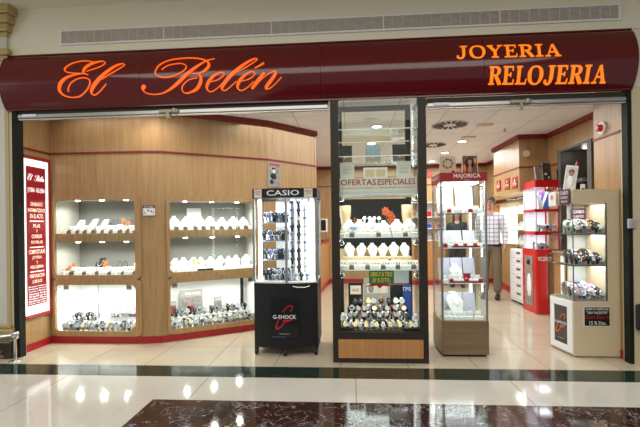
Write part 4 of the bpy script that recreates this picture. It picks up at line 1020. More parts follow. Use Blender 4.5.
for i, x in enumerate((0.065, 0.128, 0.19)):
    col = ['left', 'middle', 'right'][i]
    for k in range(9):
        key = R.choice([['tower steel strap', 'tower black strap', 'tower steel strap', 'dark steel'], ['tower black strap', 'brown strap', 'tower black strap', 'dark steel'], ['white strap', 'steel strap', 'tower steel strap']][i])
        place(WP, key, tw(x, -0.165 + 0.02 * i, 0.80 + k * 0.081), 0, '%s from the top, %s' % (ord_(8 - k), wn(key)), '%s rack of black tower' % col, 'watches on the tower racks', 1.08)

# ================================================================ DARK PILLAR CASE IN THE MIDDLE
PX0, PX1, PY0, PY1, PZ = -0.17, 0.70, -0.05, 0.70, 2.555
t = thing('pillar_showcase', 'tall dark framed glass pillar case with wood base panel in the middle', 'display case', ((PX0 + PX1) / 2, (PY0 + PY1) / 2, 0))
OO = tuple(t.location)
def PB(): return MB(OO)
for x0, x1, y0, y1 in ((PX0, PX0 + 0.075, PY0, PY0 + 0.05), (PX1 - 0.075, PX1, PY0, PY0 + 0.05), (PX0 + 0.04, PX0 + 0.095, PY1 - 0.05, PY1), (PX1 - 0.095, PX1 - 0.04, PY1 - 0.05, PY1)):
    PB().box(x0, x1, y0, y1, 0, PZ if y0 > 0 else 2.42).build('post', DFRAME, t)
PB().box(PX0, PX1, PY0 + 0.08, PY0 + 0.12, 2.49, PZ).build('top_front_rail', DFRAME, t)
PB().box(PX0 + 0.04, PX1 - 0.04, PY1 - 0.05, PY1, PZ - 0.05, PZ).build('top_back_rail', DFRAME, t)
b = PB()
b.box(PX0, PX1, PY0 - 0.005, PY0 + 0.05, 0.0, 0.045).box(PX0, PX1, PY0 - 0.005, PY0 + 0.05, 0.215, 0.282).box(PX0, PX1, PY0 + 0.05, PY1, 0.0, 0.25)
b.build('frame_rails', DFRAME, t)
PB().box(PX0 + 0.05, PX1 - 0.05, PY0 - 0.012, PY0 - 0.004, 0.045, 0.215).build('base_panel', ORANGEW, t, 'honey wood base panel')
PB().box(PX0 + 0.05, PX1 - 0.05, PY0 + 0.05, PY1 - 0.02, 0.25, 0.285).build('display_floor', BLACKM, t)
PB().box(PX0 + 0.075, PX1 - 0.075, PY0 + 0.020, PY0 + 0.026, 0.285, 2.42).build('front_glass', GLASS, t)
for x in (PX0 + 0.02, PX1 - 0.026): PB().box(x, x + 0.006, PY0 + 0.05, PY1 - 0.05, 0.285, 2.5).build('side_glass', GLASS, t)
PB().box(PX0 + 0.095, PX1 - 0.095, PY1 - 0.03, PY1 - 0.025, 0.285, 2.5).build('back_glass', GLASS, t)
GLE = mat('glass_edge', (0.90, 0.95, 0.93), 0.35)
IX0, IX1 = PX0 + 0.06, PX1 - 0.06
for z, y1 in ((0.847, 0.60), (1.150, 0.60), (1.905, 0.6), (2.156, 0.6)):
    b = PB().box(IX0, IX1, 0.0, y1, z - 0.006, z)
    b.mat(1).box(IX0, IX1, -0.003, 0.0005, z - 0.007, z + 0.001).box(IX0, IX1, y1, y1 + 0.003, z - 0.007, z + 0.001)
    b.build('glass_shelf', [GLASS, GLE], t)
PB().box(IX0, IX1, 0.005, 0.45, 1.545, 1.56).build('sign_shelf', WHITE, t)
PB().box(IX0 + 0.03, IX1 - 0.03, 0.56, 0.575, 1.02, 1.54).build('back_panel', BLACKM, t, 'black panel behind the busts')
sp = PB().box(IX0 + 0.01, IX1 - 0.01, -0.002, 0.003, 1.56, 1.70)
sp.mat(1).text('OFERTAS', IX0 + 0.03, 0.245, 1.632, 1.688, -0.004).text('ESPECIALES', 0.262, IX1 - 0.035, 1.632, 1.688, -0.004)
sp.box(IX0 + 0.008, IX0 + 0.018, -0.004, -0.002, 1.57, 1.70).box(IX1 - 0.018, IX1 - 0.008, -0.004, -0.002, 1.57, 1.70)
sp.text('en joyeria y en relojeria', IX0 + 0.04, 0.22, 1.600, 1.614, -0.004).text('descuentos en relojeria', 0.28, IX1 - 0.04, 1.600, 1.614, -0.004)
sp.build('offer_sign', [PAPER, RTEXT], t, 'white strip reading OFERTAS ESPECIALES in red')
for x, z in ((IX0 + 0.03, 1.512), (IX1 - 0.03, 1.512), (IX0 + 0.03, 1.102), (IX1 - 0.03, 1.102), (IX0 + 0.03, 0.797), (IX1 - 0.03, 0.797)):
    o = PB().tube([(x, 0.03, z + 0.035), (x, 0.03, z + 0.005), (x, 0.04, z - 0.01)], [0.012, 0.02, 0.028], 12).build('spotlight', CHROME, t)
    PB().tube([(x, 0.041, z - 0.012), (x, 0.043, z - 0.016)], 0.023, 12).build('lens', DISC, o)
for z, e in ((1.53, 2.8), (1.135, 2.4), (0.835, 3.8), (2.38, 3.5)):
    lamp('case_glow', 'AREA', (0, -0.16 if z > 0 else 0, z), e, (1.0, 0.93, 0.80), 0.66, 0.22, rot=(0.15, 0, 0), parent=t)
# shelf 1 (under the sign)
LEAF = mat('red_orange_leaf', (0.55, 0.10, 0.03), 0.6, var=0.4, scale=40)
z1_ = 1.1505; A1_ = 'on upper shelf of the pillar case'
def pc(s, d): return (s, d)
for x, l in ((-0.045, 'left cream bracelet bust'), (0.57, 'right cream bracelet bust')):
    t2 = thing('hand_bust', l + ' on the upper shelf of the pillar case', 'necklace display', (x, 0.32, z1_), 0, 'cream tall busts')
    MB().lathe([(0.045, 0), (0.05, 0.03), (0.04, 0.12), (0.055, 0.22), (0.056, 0.31), (0.0, 0.312)], seg=14).build('bust_form', BTAN, t2)
fill_row(BP, ['white', 'silver', 'dark', 'silver'], pc, -0.08, 0.63, 6, 0.20, z1_, 0, bn, A1_, 'busts in the pillar case', scale=0.95)
fill_row(RB, ['gold', 'silver', 'dark', 'gold', 'silver'], pc, -0.10, 0.64, 15, 0.035, z1_, 0, rn, A1_ + ', front row', 'ring pads in the pillar case', scale=1.05)
fill_row(EC, ['gold', 'silver', 'dark'], pc, -0.09, 0.64, 12, 0.10, z1_, 0, en, A1_, 'earring cards in the pillar case', scale=1.1)
flower('orange and red leaf cluster on the upper shelf of the pillar case', (0.38, 0.3, z1_ + 0.08), LEAF, 1.25, 6)
flower('small brown leaf cluster beside left cream bust in pillar case', (0.06, 0.3, z1_), MATS['photo_brown'], 1.4, 4)
riser('white riser in the centre of the upper shelf of pillar case', (0.22, 0.35, z1_), 0, 0.20, 0.1, 0.13, WHITE)
fill_row(WP, ['white strap', 'steel strap'], pc, 0.12, 0.32, 4, 0.35, z1_ + 0.1305, 0, wn, 'on white riser of pillar case upper shelf', 'watches in the pillar case', scale=1.0)
tag(MB().lathe([(0.03, 0), (0.034, 0.09), (0.036, 0.10), (0.0, 0.10)], seg=14).build('striped_cup', mat('pale_blue_cup', (0.35, 0.5, 0.8), 0.4), loc=(0.035, 0.09 + 0.09, z1_)), 'small pale blue cup at left on the pillar case shelf', 'cup')
# shelf 2
z2_ = 0.8475; A2_ = 'on lower shelf of the pillar case'
tag(MB().box(-0.30, 0.37, 0, 0.18, 0, 0.10).box(-0.34, 0.37, 0.18, 0.19, 0, 0.175).build('tan_step', BTAN, loc=(0.23, 0.25, z2_)), 'long tan velvet step on the lower shelf of pillar case', 'display riser')
fill_row(BP, ['silver', 'gold', 'dark', 'gold', 'silver', 'white'], pc, -0.05, 0.60, 6, 0.33, z2_ + 0.1005, 0, bn, A2_, 'busts in the pillar case', scale=0.80)
fill_row(EC, ['dark', 'gold'], pc, -0.09, 0.64, 14, 0.12, z2_, 0, en, A2_ + ', second row', 'earring cards in the pillar case', scale=1.25)
fill_row(RB, ['gold', 'silver', 'dark'], pc, -0.10, 0.65, 16, 0.035, z2_, 0, rn, A2_ + ', front row', 'ring pads in the pillar case', scale=1.05)
fill_row(WP, ['brown strap', 'gold', 'black strap'], pc, 0.28, 0.45, 4, 0.20, z2_, 0, wn, A2_, 'watches in the pillar case', scale=1.2)
# hanging green offer card and red star
tag(MB().box(-0.115, 0.115, -0.004, 0, -0.125, 0).mat(1).text('GRIS-Y & TIKIS', -0.10, 0.10, -0.055, -0.015, -0.006).text('20 % DTO.', -0.085, 0.085, -0.11, -0.07, -0.006).build('offer_card', [DKGREENP, YEL], loc=(0.285, 0.01, 0.840)), 'green card with yellow writing hanging under the pillar case shelf', 'sign')
tag(MB().slab([(-0.14, -0.03), (-0.05, 0.01), (0, 0.02), (0.06, 0.005), (0.12, -0.03), (0.03, -0.02), (0.0, -0.045), (-0.03, -0.02)], 0, 0.004).build('red_starburst', BRED, loc=(0.27, 0.02, 0.715)), 'red star-shaped paper under the green offer card', 'decoration')
# foot of the case: watches in tiers
z3_ = 0.2855
A3 = 'at foot of the pillar case'
tag(MB().box(-0.30, 0.30, 0, 0.07, 0, 0.05).box(-0.30, 0.30, 0.07, 0.14, 0, 0.10).box(-0.30, 0.30, 0.14, 0.22, 0, 0.15).build('watch_steps', BLACKM, loc=(0.265, 0.17, z3_)), 'black stepped stand holding watches at the foot of pillar case', 'display riser')
keys3 = ['steel strap', 'white strap', 'gold', 'dark steel', 'brown strap', 'steel strap', 'black strap']
fill_row(WP, ['gold', 'steel strap', 'gold', 'white strap'], pc, -0.09, 0.63, 14, 0.03, z3_, 0, wn, 'front row ' + A3, 'watches in the pillar case', scale=1.0, rj=0.7)
fill_row(WP, keys3, pc, -0.09, 0.63, 13, 0.09, z3_, 0, wn, 'second row ' + A3, 'watches in the pillar case', scale=1.1, rj=0.8)
fill_row(WP, ['white strap', 'steel strap', 'red strap', 'white strap', 'dark steel', 'steel strap'], pc, -0.02, 0.55, 11, 0.205, z3_ + 0.0505, 0, wn, 'third row ' + A3, 'watches in the pillar case', scale=1.15, rj=0.8)
fill_row(WP, ['dark steel', 'steel strap', 'red strap', 'white strap', 'brown strap'], pc, -0.02, 0.55, 10, 0.275, z3_ + 0.1005, 0, wn, 'fourth row ' + A3, 'watches in the pillar case', scale=1.15, rj=0.8)
fill_row(WP, ['black strap', 'black strap', 'yellow strap', 'blue strap', 'orange strap', 'black strap', 'green strap', 'white strap'], pc, 0.0, 0.54, 8, 0.35, z3_ + 0.1505, 0, wn, 'top row ' + A3, 'watches in the pillar case', scale=1.3)
fill_row(WP, ['steel strap', 'white strap'], pc, -0.10, -0.05, 1, 0.16, z3_, 0, wn, 'left end ' + A3, 'watches in the pillar case', scale=1.9)
fill_row(WP, ['steel strap', 'white strap'], pc, 0.58, 0.64, 1, 0.16, z3_, 0, wn, 'right end ' + A3, 'watches in the pillar case', scale=1.8)
for x, l in ((-0.06, 'left black price strip'), (0.56, 'right black price strip')):
    tag(MB().box(-0.075, 0.075, -0.012, 0.0, 0, 0.022).build('price_strip', BLACK, loc=(x, -0.004, z3_)), l + ' at the front foot of the pillar case', 'label strip', 'price strips')
card('photo_board', 'grey framed board with a small photo behind the pillar case watches', 'picture', (0.27, 0.46, z3_), 0.27, 0.43, GPAPER, 0, 0.03, easel=False, extra=[('print', [PHOTOLT, BLACK, PHOTOGY], lambda b: (b.box(-0.10, 0.11, -0.003, 0, 0.27, 0.37), b.mat(2), b.ball((-0.06, -0.003, 0.32), (0.03, 0.003, 0.045))))])
card('watch_box', 'open black box with a pale red-printed card, left in the pillar case', 'box', (0.05, 0.46, z3_), 0.15, 0.38, BLACK, 0, 0.03, 0.03, easel=False, extra=[('card_print', [PAPER, RTEXT], lambda b: (b.box(-0.055, 0.055, -0.003, 0, 0.26, 0.35), b.mat(1), b.text('SALE', -0.035, 0.035, 0.29, 0.32, -0.005)))])
card('watch_box', 'plain black open box right of the grey board in the pillar case', 'box', (0.47, 0.46, z3_), 0.13, 0.36, BLACK, 0, 0.03, 0.03, easel=False)
card('blue_card', 'blue card with white letters at the right back of pillar case', 'card', (0.575, 0.48, z3_), 0.10, 0.36, BLUE, 0, 0.03, easel=False, extra=[('lettering', [WTEXT], lambda b: b.text('TPS', -0.045, 0.045, 0.29, 0.33, -0.002))])
tag(MB().box(-0.11, 0.11, 0, 0.01, 0, 0.17).build('glossy_box', mat('clear_pack', (0.35, 0.42, 0.45), 0.2, spec=0.8), loc=(0.49, 0.53, 0.68)), 'pale shiny pack seen behind the green offer card', 'box')
bpy.data.objects['glossy_box'].location = (0.49, 0.47, 0.66)
# upper shelf cards
for x, m, l in ((-0.045, BLACKM, 'left dark leaning easel card'), (0.245, SLATE, 'slate blue leaning card with small emblem'), (0.52, BLACKM, 'right dark leaning easel card')):
    card('easel_card', l + ' high inside the pillar case', 'card', (x, 0.42, 1.9055), 0.15, 0.19, m, 0, 0.2, extra=[('emblem', [PAPER], lambda b: b.ball((0, -0.002, 0.06), (0.014, 0.003, 0.014)))])
for x, l in ((-0.02, 'left cream printed card'), (0.51, 'right cream printed card')):
    card('offer_leaflet', l + ' standing above the offer strip in pillar case', 'card', (x, 0.06, 1.5605), 0.135, 0.30, PAPER, 0, 0.06, extra=[('printing', [GPAPER], lambda b: (b.box(-0.05, 0.05, -0.002, 0, 0.255, 0.257), b.text('OFERTA', -0.04, 0.04, 0.22, 0.24, -0.002), b.text('ESPECIAL', -0.04, 0.04, 0.19, 0.205, -0.002)))])
t2 = card('double_frame', 'open double white frame with beige pictures above offer strip', 'picture frame', (0.245, 0.06, 1.5605), 0.225, 0.245, WHITE, 0, 0.05, extra=[('pictures', [BTAN], lambda b: b.box(-0.095, -0.008, -0.002, 0, 0.155, 0.225).box(0.008, 0.095, -0.002, 0, 0.155, 0.225))])
tag(MB().box(-0.30, 0.30, 0, 0.1, 0, 0.19, 0.003).build('tan_backdrop', ORANGEW, loc=(0.24, 0.33, 1.5605)), 'light wooden block behind the white double frame in pillar case', 'block')

# ================================================================ PEARL JEWELLERY TOWER
JX0, JX1, JY0, JY1 = 0.858, 1.296, 0.145, 0.56
t = thing('jewellery_tower', 'glass tower of pearls with oak base and dark red header', 'display tower', ((JX0 + JX1) / 2, (JY0 + JY1) / 2, 0))
OO = tuple(t.location)
b = MB(OO).box(JX0, JX1, JY0, JY1, 0.02, 0.342, 0.003)
b.build('base', OAK, t, 'oak wood base')
MB(OO).box(JX0 + 0.02, JX1 - 0.02, JY0 + 0.02, JY1 - 0.02, 0, 0.02).build('plinth', BLACKM, t)
g0 = 0.02
b = MB(OO).box(JX0, JX1, JY0, JY1, 1.666, 1.75)
b.build('header', DRED, t)
MB(OO).text('MAJORICA', 0.985, 1.235, 1.686, 1.738, JY0 - 0.002).text('PEARLS', 1.085, 1.14, 1.674, 1.680, JY0 - 0.002).build('header_lettering', CREAMT, t, 'cream lettering')
b = MB(OO); b.T = Matrix.Translation((JX0, (JY0 + JY1) / 2, 0)) @ Matrix.Rotation(-PI / 2, 4, 'Z'); b.text('MAJORICA', -0.13, 0.13, 1.69, 1.73, -0.002); b.build('side_lettering', CREAMT, t)
for x in (JX0 + 0.012, JX1 - 0.012):
    for y in (JY0 + 0.012, JY1 - 0.012):
        MB(OO).box(x - 0.009, x + 0.009, y - 0.009, y + 0.009, 0.342, 1.666).build('corner_post', ALU, t)
for x in (JX0, JX1 - 0.005):
    MB(OO).box(x + 0.001, x + 0.004, JY0 + 0.021, JY1 - 0.021, 0.342, 1.666).build('side_glass', GLASS, t)
MB(OO).box(JX0 + 0.021, JX1 - 0.021, JY0 + 0.003, JY0 + 0.006, 0.342, 1.666).build('front_glass', GLASS, t)
MB(OO).box(JX0 + 0.021, JX1 - 0.021, JY1 - 0.006, JY1 - 0.003, 0.342, 1.666).build('back_glass', GLASS, t)
JS = [0.3425, 0.699, 1.036, 1.37]
for z in JS[1:]:
    b = MB(OO).box(JX0 + 0.02, JX1 - 0.02, JY0 + 0.02, JY1 - 0.02, z - 0.006, z); b.mat(1).box(JX0 + 0.02, JX1 - 0.02, JY0 + 0.016, JY0 + 0.020, z - 0.007, z + 0.001)
    b.build('glass_shelf', [GLASS, GLE], t)
MB(OO).cyl((JX1 - 0.06, JY1 - 0.05, 0.36), 0.009, 1.28, 8).build('light_tube', TUBE, t, 'thin vertical light tube')
MB(OO).box(JX0 + 0.05, JX1 - 0.05, JY0 + 0.1, JY1 - 0.05, 1.655, 1.666).build('top_light', DISC, t)
lamp('tower_glow', 'AREA', (0, 0, 1.64), 2.4, (0.90, 0.89, 1.0), 0.3, 0.3, parent=t)
for z in JS[1:]: lamp('tower_glow', 'AREA', (0, -0.02, z - 0.012), 0.8, (0.90, 0.89, 1.0), 0.34, 0.3, parent=t)
def jc(s, d): return (s, d)
PANELB = thing('pearl_display', 'white necklace board', 'necklace display')
b = MB().add([(-0.075, -0.01, 0), (0.075, -0.01, 0), (0.075, 0.0, 0), (-0.075, 0.0, 0), (-0.075, 0.045, 0.19), (0.075, 0.045, 0.19), (0.075, 0.055, 0.19), (-0.075, 0.055, 0.19)], [(3, 2, 1, 0), (4, 5, 6, 7), (0, 1, 5, 4), (2, 3, 7, 6), (1, 2, 6, 5), (3, 0, 4, 7)])
b.build('board', mat('lilac_velvet', (0.66, 0.65, 0.74), 0.9), PANELB)
b = MB()
for i in range(17):
    a = PI * i / 16; b.ball((0.045 * math.cos(a), -0.014 + (0.16 - 0.10 * math.sin(a)) * 0.29, 0.16 - 0.10 * math.sin(a)), 0.005, 6, 4)
b.build('pearl_necklace', PEARL, PANELB)
PB_ = {'board': PANELB}
for zi, z in enumerate(JS):
    lv = ['bottom', 'third', 'second', 'top'][zi] + ' shelf of pearl tower'
    sc = [1.05, 0.85, 0.85, 1.15][zi]
    for k, x in enumerate((0.95, 1.075, 1.205) if zi != 3 else (0.965, 1.16)):
        place(PB_, 'board', (x, 0.42 + 0.01 * k, z + 0.0005), R.uniform(-.1, .1), 'white board with pearl necklace', 'on ' + lv, 'pearl necklace boards', (0.78, 0.9, 0.85 if zi == 2 else 1.15) if zi != 3 else (1.1, 1.1, 1.4))
    fill_row(RB, [['silver', 'silver'], ['silver', 'red', 'silver'], ['red', 'silver'], ['silver', 'red', 'silver', 'silver']][zi], jc, 0.89, 1.27, 8, 0.20, z + 0.0005, 0, rn, 'front row, ' + lv, 'ring pads in the pearl tower', scale=0.95)
    fill_row(EC, ['silver', 'silver', 'gold'], jc, 0.89, 1.26, 6, 0.27, z + 0.0005, 0, en, lv, 'earring cards in the pearl tower', scale=1.1)
    if zi in (0, 1):
        fill_row(BP, ['white'], jc, 1.02, 1.10, 1, 0.335, z + 0.0005, 0, bn, lv, 'busts in the pearl tower', scale=0.95 if zi else 1.4)
    if zi in (1, 2):
        tag(MB().box(-0.13, 0.13, -0.012, 0.012, 0, 0.016, 0.002).build('red_velvet_strip', MATS['red_velvet'], loc=(1.10, 0.176, z + 0.0005)), 'long dark red velvet strip at front of the %s' % lv, 'display strip')
if True:
    t2 = thing('red_display_case', 'small open dark red jewel case on the third shelf of pearl tower', 'box', (1.13, 0.235, JS[1] + 0.0005))
    MB().box(-0.035, 0.035, -0.02, 0.02, 0, 0.03).build('case_body', MATS['red_velvet'], t2)
    MB().add([(-0.035, 0.02, 0.03), (0.035, 0.02, 0.03), (0.035, 0.028, 0.03), (-0.035, 0.028, 0.03), (-0.035, 0.035, 0.08), (0.035, 0.035, 0.08), (0.035, 0.042, 0.08), (-0.035, 0.042, 0.08)], [(3, 2, 1, 0), (4, 5, 6, 7), (0, 1, 5, 4), (2, 3, 7, 6), (1, 2, 6, 5), (3, 0, 4, 7)]).build('lid', MATS['red_velvet'], t2)
# the two pictures on its roof
def wreath(b):
    b.box(-0.075, 0.075, -0.002, 0, 0.008, 0.17); b.mat(1)
    for k in range(14):
        a = 2 * PI * k / 14; b.ball((0.043 * math.cos(a), -0.003, 0.10 + 0.043 * math.sin(a)), 0.0055 if k % 2 else 0.010, 6, 4)
    b.mat(2).box(0.035, 0.068, -0.004, -0.001, 0.008, 0.032)
card('picture_card', 'beige picture of a round bead necklace on the red-header tower roof', 'picture', (0.955, 0.24, 1.7505), 0.155, 0.175, PAPER, 0, 0.03, extra=[('print', [PHOTOCR, MATS['dark_beads'], BRED], wreath)])
def portrait(b):
    b.box(-0.068, 0.068, -0.002, 0, 0.008, 0.17)
    b.mat(1).ball((0.0, -0.002, 0.10), (0.045, 0.003, 0.055)).mat(2).ball((0, -0.004, 0.105), (0.022, 0.003, 0.030)).ball((0.0, -0.004, 0.04), (0.02, 0.003, 0.04)).mat(3).ball((-0.05, -0.003, 0.05), (0.015, 0.003, 0.04)).ball((0.05, -0.003, 0.12), (0.014, 0.003, 0.03))
card('picture_card', 'brown and orange portrait picture standing on the red-header tower roof', 'picture', (1.165, 0.24, 1.7505), 0.15, 0.178, PAPER, 0, 0.03, extra=[('print', [PHOTOBR, BLACK, SKIN, ORANGE], portrait)])
tag(MB().box(-0.03, 0.03, 0, 0.02, 0, 0.025).build('red_block', BRED, loc=(1.06, 0.30, 1.7505)), 'small red block between the two pictures on the tower roof', 'block')

# ================================================================ CREAM CORNER CASE AT RIGHT
CX0, CX1, CY0, CY1 = 2.055, 2.497, 0.17, 0.54
CZ, CT = 0.525, 1.57
t = thing('corner_showcase', 'cream cornered glass watch case by the right door post', 'display case', ((CX0 + CX1) / 2, (CY0 + CY1) / 2, 0))
OO = tuple(t.location)
LSK = 0.02
ft = [(CX0 + 0.025, CY0), (CX1, CY0), (CX1, CY1), (CX0 - LSK, CY1)]
MB(OO).prism(ft, 0.01, CZ).build('base', CREAMP, t)
b = MB(OO).prism([(ft[0][0] + 0.002, CY0 + 0.003), (CX1 - 0.11, CY0 + 0.003), (CX1 - 0.11, CY1 - 0.01), (ft[3][0] + 0.004, CY1 - 0.01)], CZ, CZ + 0.012)
b.build('display_deck', GREYP, t)
MB(OO).box(CX1 - 0.115, CX1, CY0, CY1, CZ, CT).build('side_column', CREAMP, t, 'cream side column')
MB(OO).box(2.21, CX1 - 0.115, CY1 - 0.015, CY1, CZ, 1.44).build('back_panel', mat('back_grey', (0.62, 0.64, 0.60), 0.5), t)
MB(OO).prism([(ft[0][0], CY0), (CX1 - 0.115, CY0), (CX1 - 0.115, CY1), (ft[3][0], CY1)], 1.44, CT).build('header', CREAMP, t)
MB(OO).box(ft[0][0] + 0.006, CX1 - 0.116, CY0 + 0.004, CY0 + 0.008, CZ + 0.012, 1.44).build('front_glass', GLASS, t)
MB(OO).prism([(ft[0][0] + 0.002, CY0 + 0.01), (ft[0][0] + 0.006, CY0 + 0.01), (ft[3][0] + 0.006, CY1 - 0.016), (ft[3][0] + 0.002, CY1 - 0.016)], CZ + 0.012, 1.44).build('side_glass', GLASS, t)
MB(OO).box(ft[0][0] - 0.002, ft[0][0] + 0.006, CY0 - 0.001, CY0 + 0.007, CZ, 1.44).box(CX1 - 0.125, CX1 - 0.113, CY0 - 0.002, CY0 + 0.01, CZ, 1.44).build('glass_trim', mat('dark_alu', (0.20, 0.21, 0.20), 0.35, 0.6), t)
KS = [CZ + 0.0125, 0.86, 1.155]
for z in KS[1:]:
    MB(OO).prism([(CX0 + 0.03, CY0 + 0.012), (CX1 - 0.118, CY0 + 0.012), (CX1 - 0.118, CY1 - 0.02), (CX0 - 0.015, CY1 - 0.02)], z - 0.010, z - 0.0005).build('shelf', mat('dark_shelf', (0.10, 0.11, 0.11), 0.25), t)
for z in (1.43, 1.14, 0.845):
    lamp('case_glow', 'AREA', (-0.03, -0.05, z), 1.6, (0.97, 0.98, 1.0), 0.28, 0.25, parent=t)
# left face poster in a white frame
al = math.atan2(-(CY1 - CY0), (ft[0][0] - ft[3][0]))
def LF():
    m = MB(OO); m.T = Matrix.Translation((ft[3][0], CY1, 0)) @ Matrix.Rotation(al, 4, 'Z'); return m
LL = math.hypot(CY1 - CY0, ft[0][0] - ft[3][0])
frame_b = LF(); frame_ring(frame_b, [(0.02, 0.03), (LL - 0.01, 0.03), (LL - 0.01, CZ - 0.01), (0.02, CZ - 0.01)], [(0.085, 0.09), (LL - 0.085, 0.09), (LL - 0.085, CZ - 0.07), (0.085, CZ - 0.07)], -0.012, 0)
frame_b.build('poster_frame', WHITE, t, 'white poster frame')
b = LF().box(0.085, LL - 0.085, -0.006, 0, 0.09, CZ - 0.07)
k = 0.85; ox = LL / 2; oz = 0.29
def tr(pts): return [(ox + x * k, oz + (z - 0.39) * k, w_) for x, z, w_ in pts]
for pts in ([(0.055, 0.435, .006), (0.075, 0.475, .010), (0.05, 0.492, .009), (0.01, 0.465, .010), (-0.02, 0.43, .011)], [(-0.05, 0.375, .01), (-0.078, 0.32, .012), (-0.085, 0.275, .016), (-0.055, 0.275, .013), (-0.015, 0.315, .010), (0.0, 0.345, .006)], [(-0.02, 0.345, .02), (0.02, 0.345, .022), (0.075, 0.36, .008)]):
    b.mat(1).ribbon(tr(pts), lambda z: -0.007, 0.002)
b.mat(2).text('G-SHOCK', ox - 0.10, ox + 0.09, oz - 0.015, oz + 0.012, -0.010).text('www.g-shock.es', ox - 0.05, ox + 0.04, 0.13, 0.138, -0.008)
b.build('poster', [mat('poster_grey', (0.05, 0.045, 0.04), 0.25), mat('swoosh_orange', (0.6, 0.09, 0.03), 0.4), MATS['silver_text']], t, 'dark poster with red swoosh')
t2 = thing('offer_notice', 'black and red offer notice stuck on the front of the cream case', 'sign', (2.285, CY0, 0.297))
MB().box(-0.118, 0.118, -0.003, 0, -0.006, 0.178).build('border', CREAMT, t2)
MB().box(-0.112, 0.112, -0.005, -0.003, 0, 0.172).build('panel', BLACK, t2)
b = MB().text('OFERTA ESPECIAL', -0.105, 0.105, 0.145, 0.165, -0.007).text('"SAN VALENTIN"', -0.095, 0.095, 0.11, 0.135, -0.007).mat(1).text('Casio Baby-G', -0.108, 0.108, 0.055, 0.098, -0.007).mat(0).text('15 % Dto.', -0.07, 0.08, 0.01, 0.042, -0.007)
b.build('lettering', [CREAMT, RTEXT], t2)
def cc(s, d): return (s, d)
for zi, z in enumerate(KS):
    lv = ['deck', 'middle shelf', 'upper shelf'][zi] + ' of cream case'
    ks = [['steel strap', 'red strap', 'blue strap', 'white strap', 'pink strap', 'dark steel'], ['black strap', 'dark steel', 'orange strap', 'black strap', 'brown strap'], ['green strap', 'red strap', 'dark steel', 'steel strap', 'orange strap', 'black strap']][zi]
    for d, n, rw in ((0.215, 7, 'front row'), (0.30, 6, 'middle row'), (0.40, 5, 'back row')):
        fill_row(WP, ks, cc, 2.10, 2.36, n, d, z + 0.0005, -0.1, wn, rw + ', ' + lv, 'watches in the cream case', scale=1.15 if d < 0.25 else (1.5 if d < 0.35 else 1.9), rj=0.4)
MEN = mat('poster_plum', (0.09, 0.02, 0.05), 0.5)
for z, x, txt, l in ((1.1555, 2.30, ('CASIO', 'G-SHOCK', 'Baby-G'), 'plum card with white letters at back of the cream case upper shelf'),):
    card('brand_card', l, 'card', (x, 0.485, z), 0.13, 0.25, MEN, 0, 0.02, easel=False, extra=[('lettering', [WTEXT], lambda b: (b.text(txt[0], -0.055, 0.055, 0.20, 0.23, -0.002), b.text(txt[1], -0.05, 0.05, 0.155, 0.18, -0.002), b.text(txt[2], -0.05, 0.05, 0.115, 0.14, -0.002)))])
flower('orange star flower on the middle shelf back of cream case', (2.27, 0.47, 0.8605), ORANGE, 1.5, 1)
card('flower_card', 'white card with orange flower pinned on the cream case header', 'card', (2.035, 0.42, 1.425), 0.12, 0.14, WHITE, 0, 0.0, easel=False)
# placed against the header's left face
o = bpy.data.objects['flower_card']; o.location = (2.033 - 0.012, 0.44, 1.43); o.rotation_euler = (0, 0, al)
MB().mat(0).add([(0.035 * (1 if i % 2 == 0 else .5) * math.cos(PI * i / 7), -0.003, 0.085 + 0.035 * (1 if i % 2 == 0 else .5) * math.sin(PI * i / 7)) for i in range(14)] + [(0, -0.006, 0.085)], [(i, (i + 1) % 14, 14) for i in range(14)]).build('flower_print', ORANGE, o)
o2 = card('brand_sign', 'dark plum sign with white letters pinned at the header corner', 'sign', (2.053, 0.255, 1.435), 0.15, 0.15, PLUM, al, 0.0, easel=False, extra=[('lettering', [WTEXT], lambda b: (b.text('CASIO', -0.06, 0.06, 0.10, 0.135, -0.002), b.text('G-SHOCK', -0.055, 0.055, 0.06, 0.085, -0.002), b.text('Baby-G', -0.045, 0.045, 0.02, 0.045, -0.002)))])
o2.location = (2.05, 0.262, 1.43)
def model(b):
    b.box(-0.048, 0.048, -0.002, 0, 0.008, 0.235); b.mat(1).ball((0.0, -0.003, 0.17), (0.02, 0.003, 0.026)).mat(2).ball((0, -0.002, 0.185), (0.026, 0.003, 0.028)).mat(3).ball((0.0, -0.003, 0.09), (0.03, 0.003, 0.06))
card('photo_stand', 'tilted white photo card standing on the cream case top', 'picture', (2.14, 0.35, 1.5705), 0.105, 0.25, WHITE, -0.25, 0.14, extra=[('print', [PHOTOLT, SKIN, PHOTOBR, WHITE], model)])
for o in [bpy.data.objects['photo_stand']]: o.rotation_euler = (0, 0.16, -0.3); o.location.z = 1.577
b = MB(); b.T = Matrix.Rotation(0.25, 4, 'Y')
b.box(0.02, 0.038, 0, 0.01, 0, 0.30)
tag(b.build('red_ribbon_stick', BRED, loc=(2.15, 0.40, 1.578)), 'red pointed stick behind the tilted photo card', 'stick')
tag(MB().box(-0.02, 0.02, 0, 0.012, 0, 0.07).mat(1).box(-0.014, 0.014, -0.002, 0, 0.01, 0.03).build('small_white_box', [WHITE, BRED], loc=(2.30, 0.40, 1.5705)), 'small white pack standing on cream case top by dark cabinet', 'box')

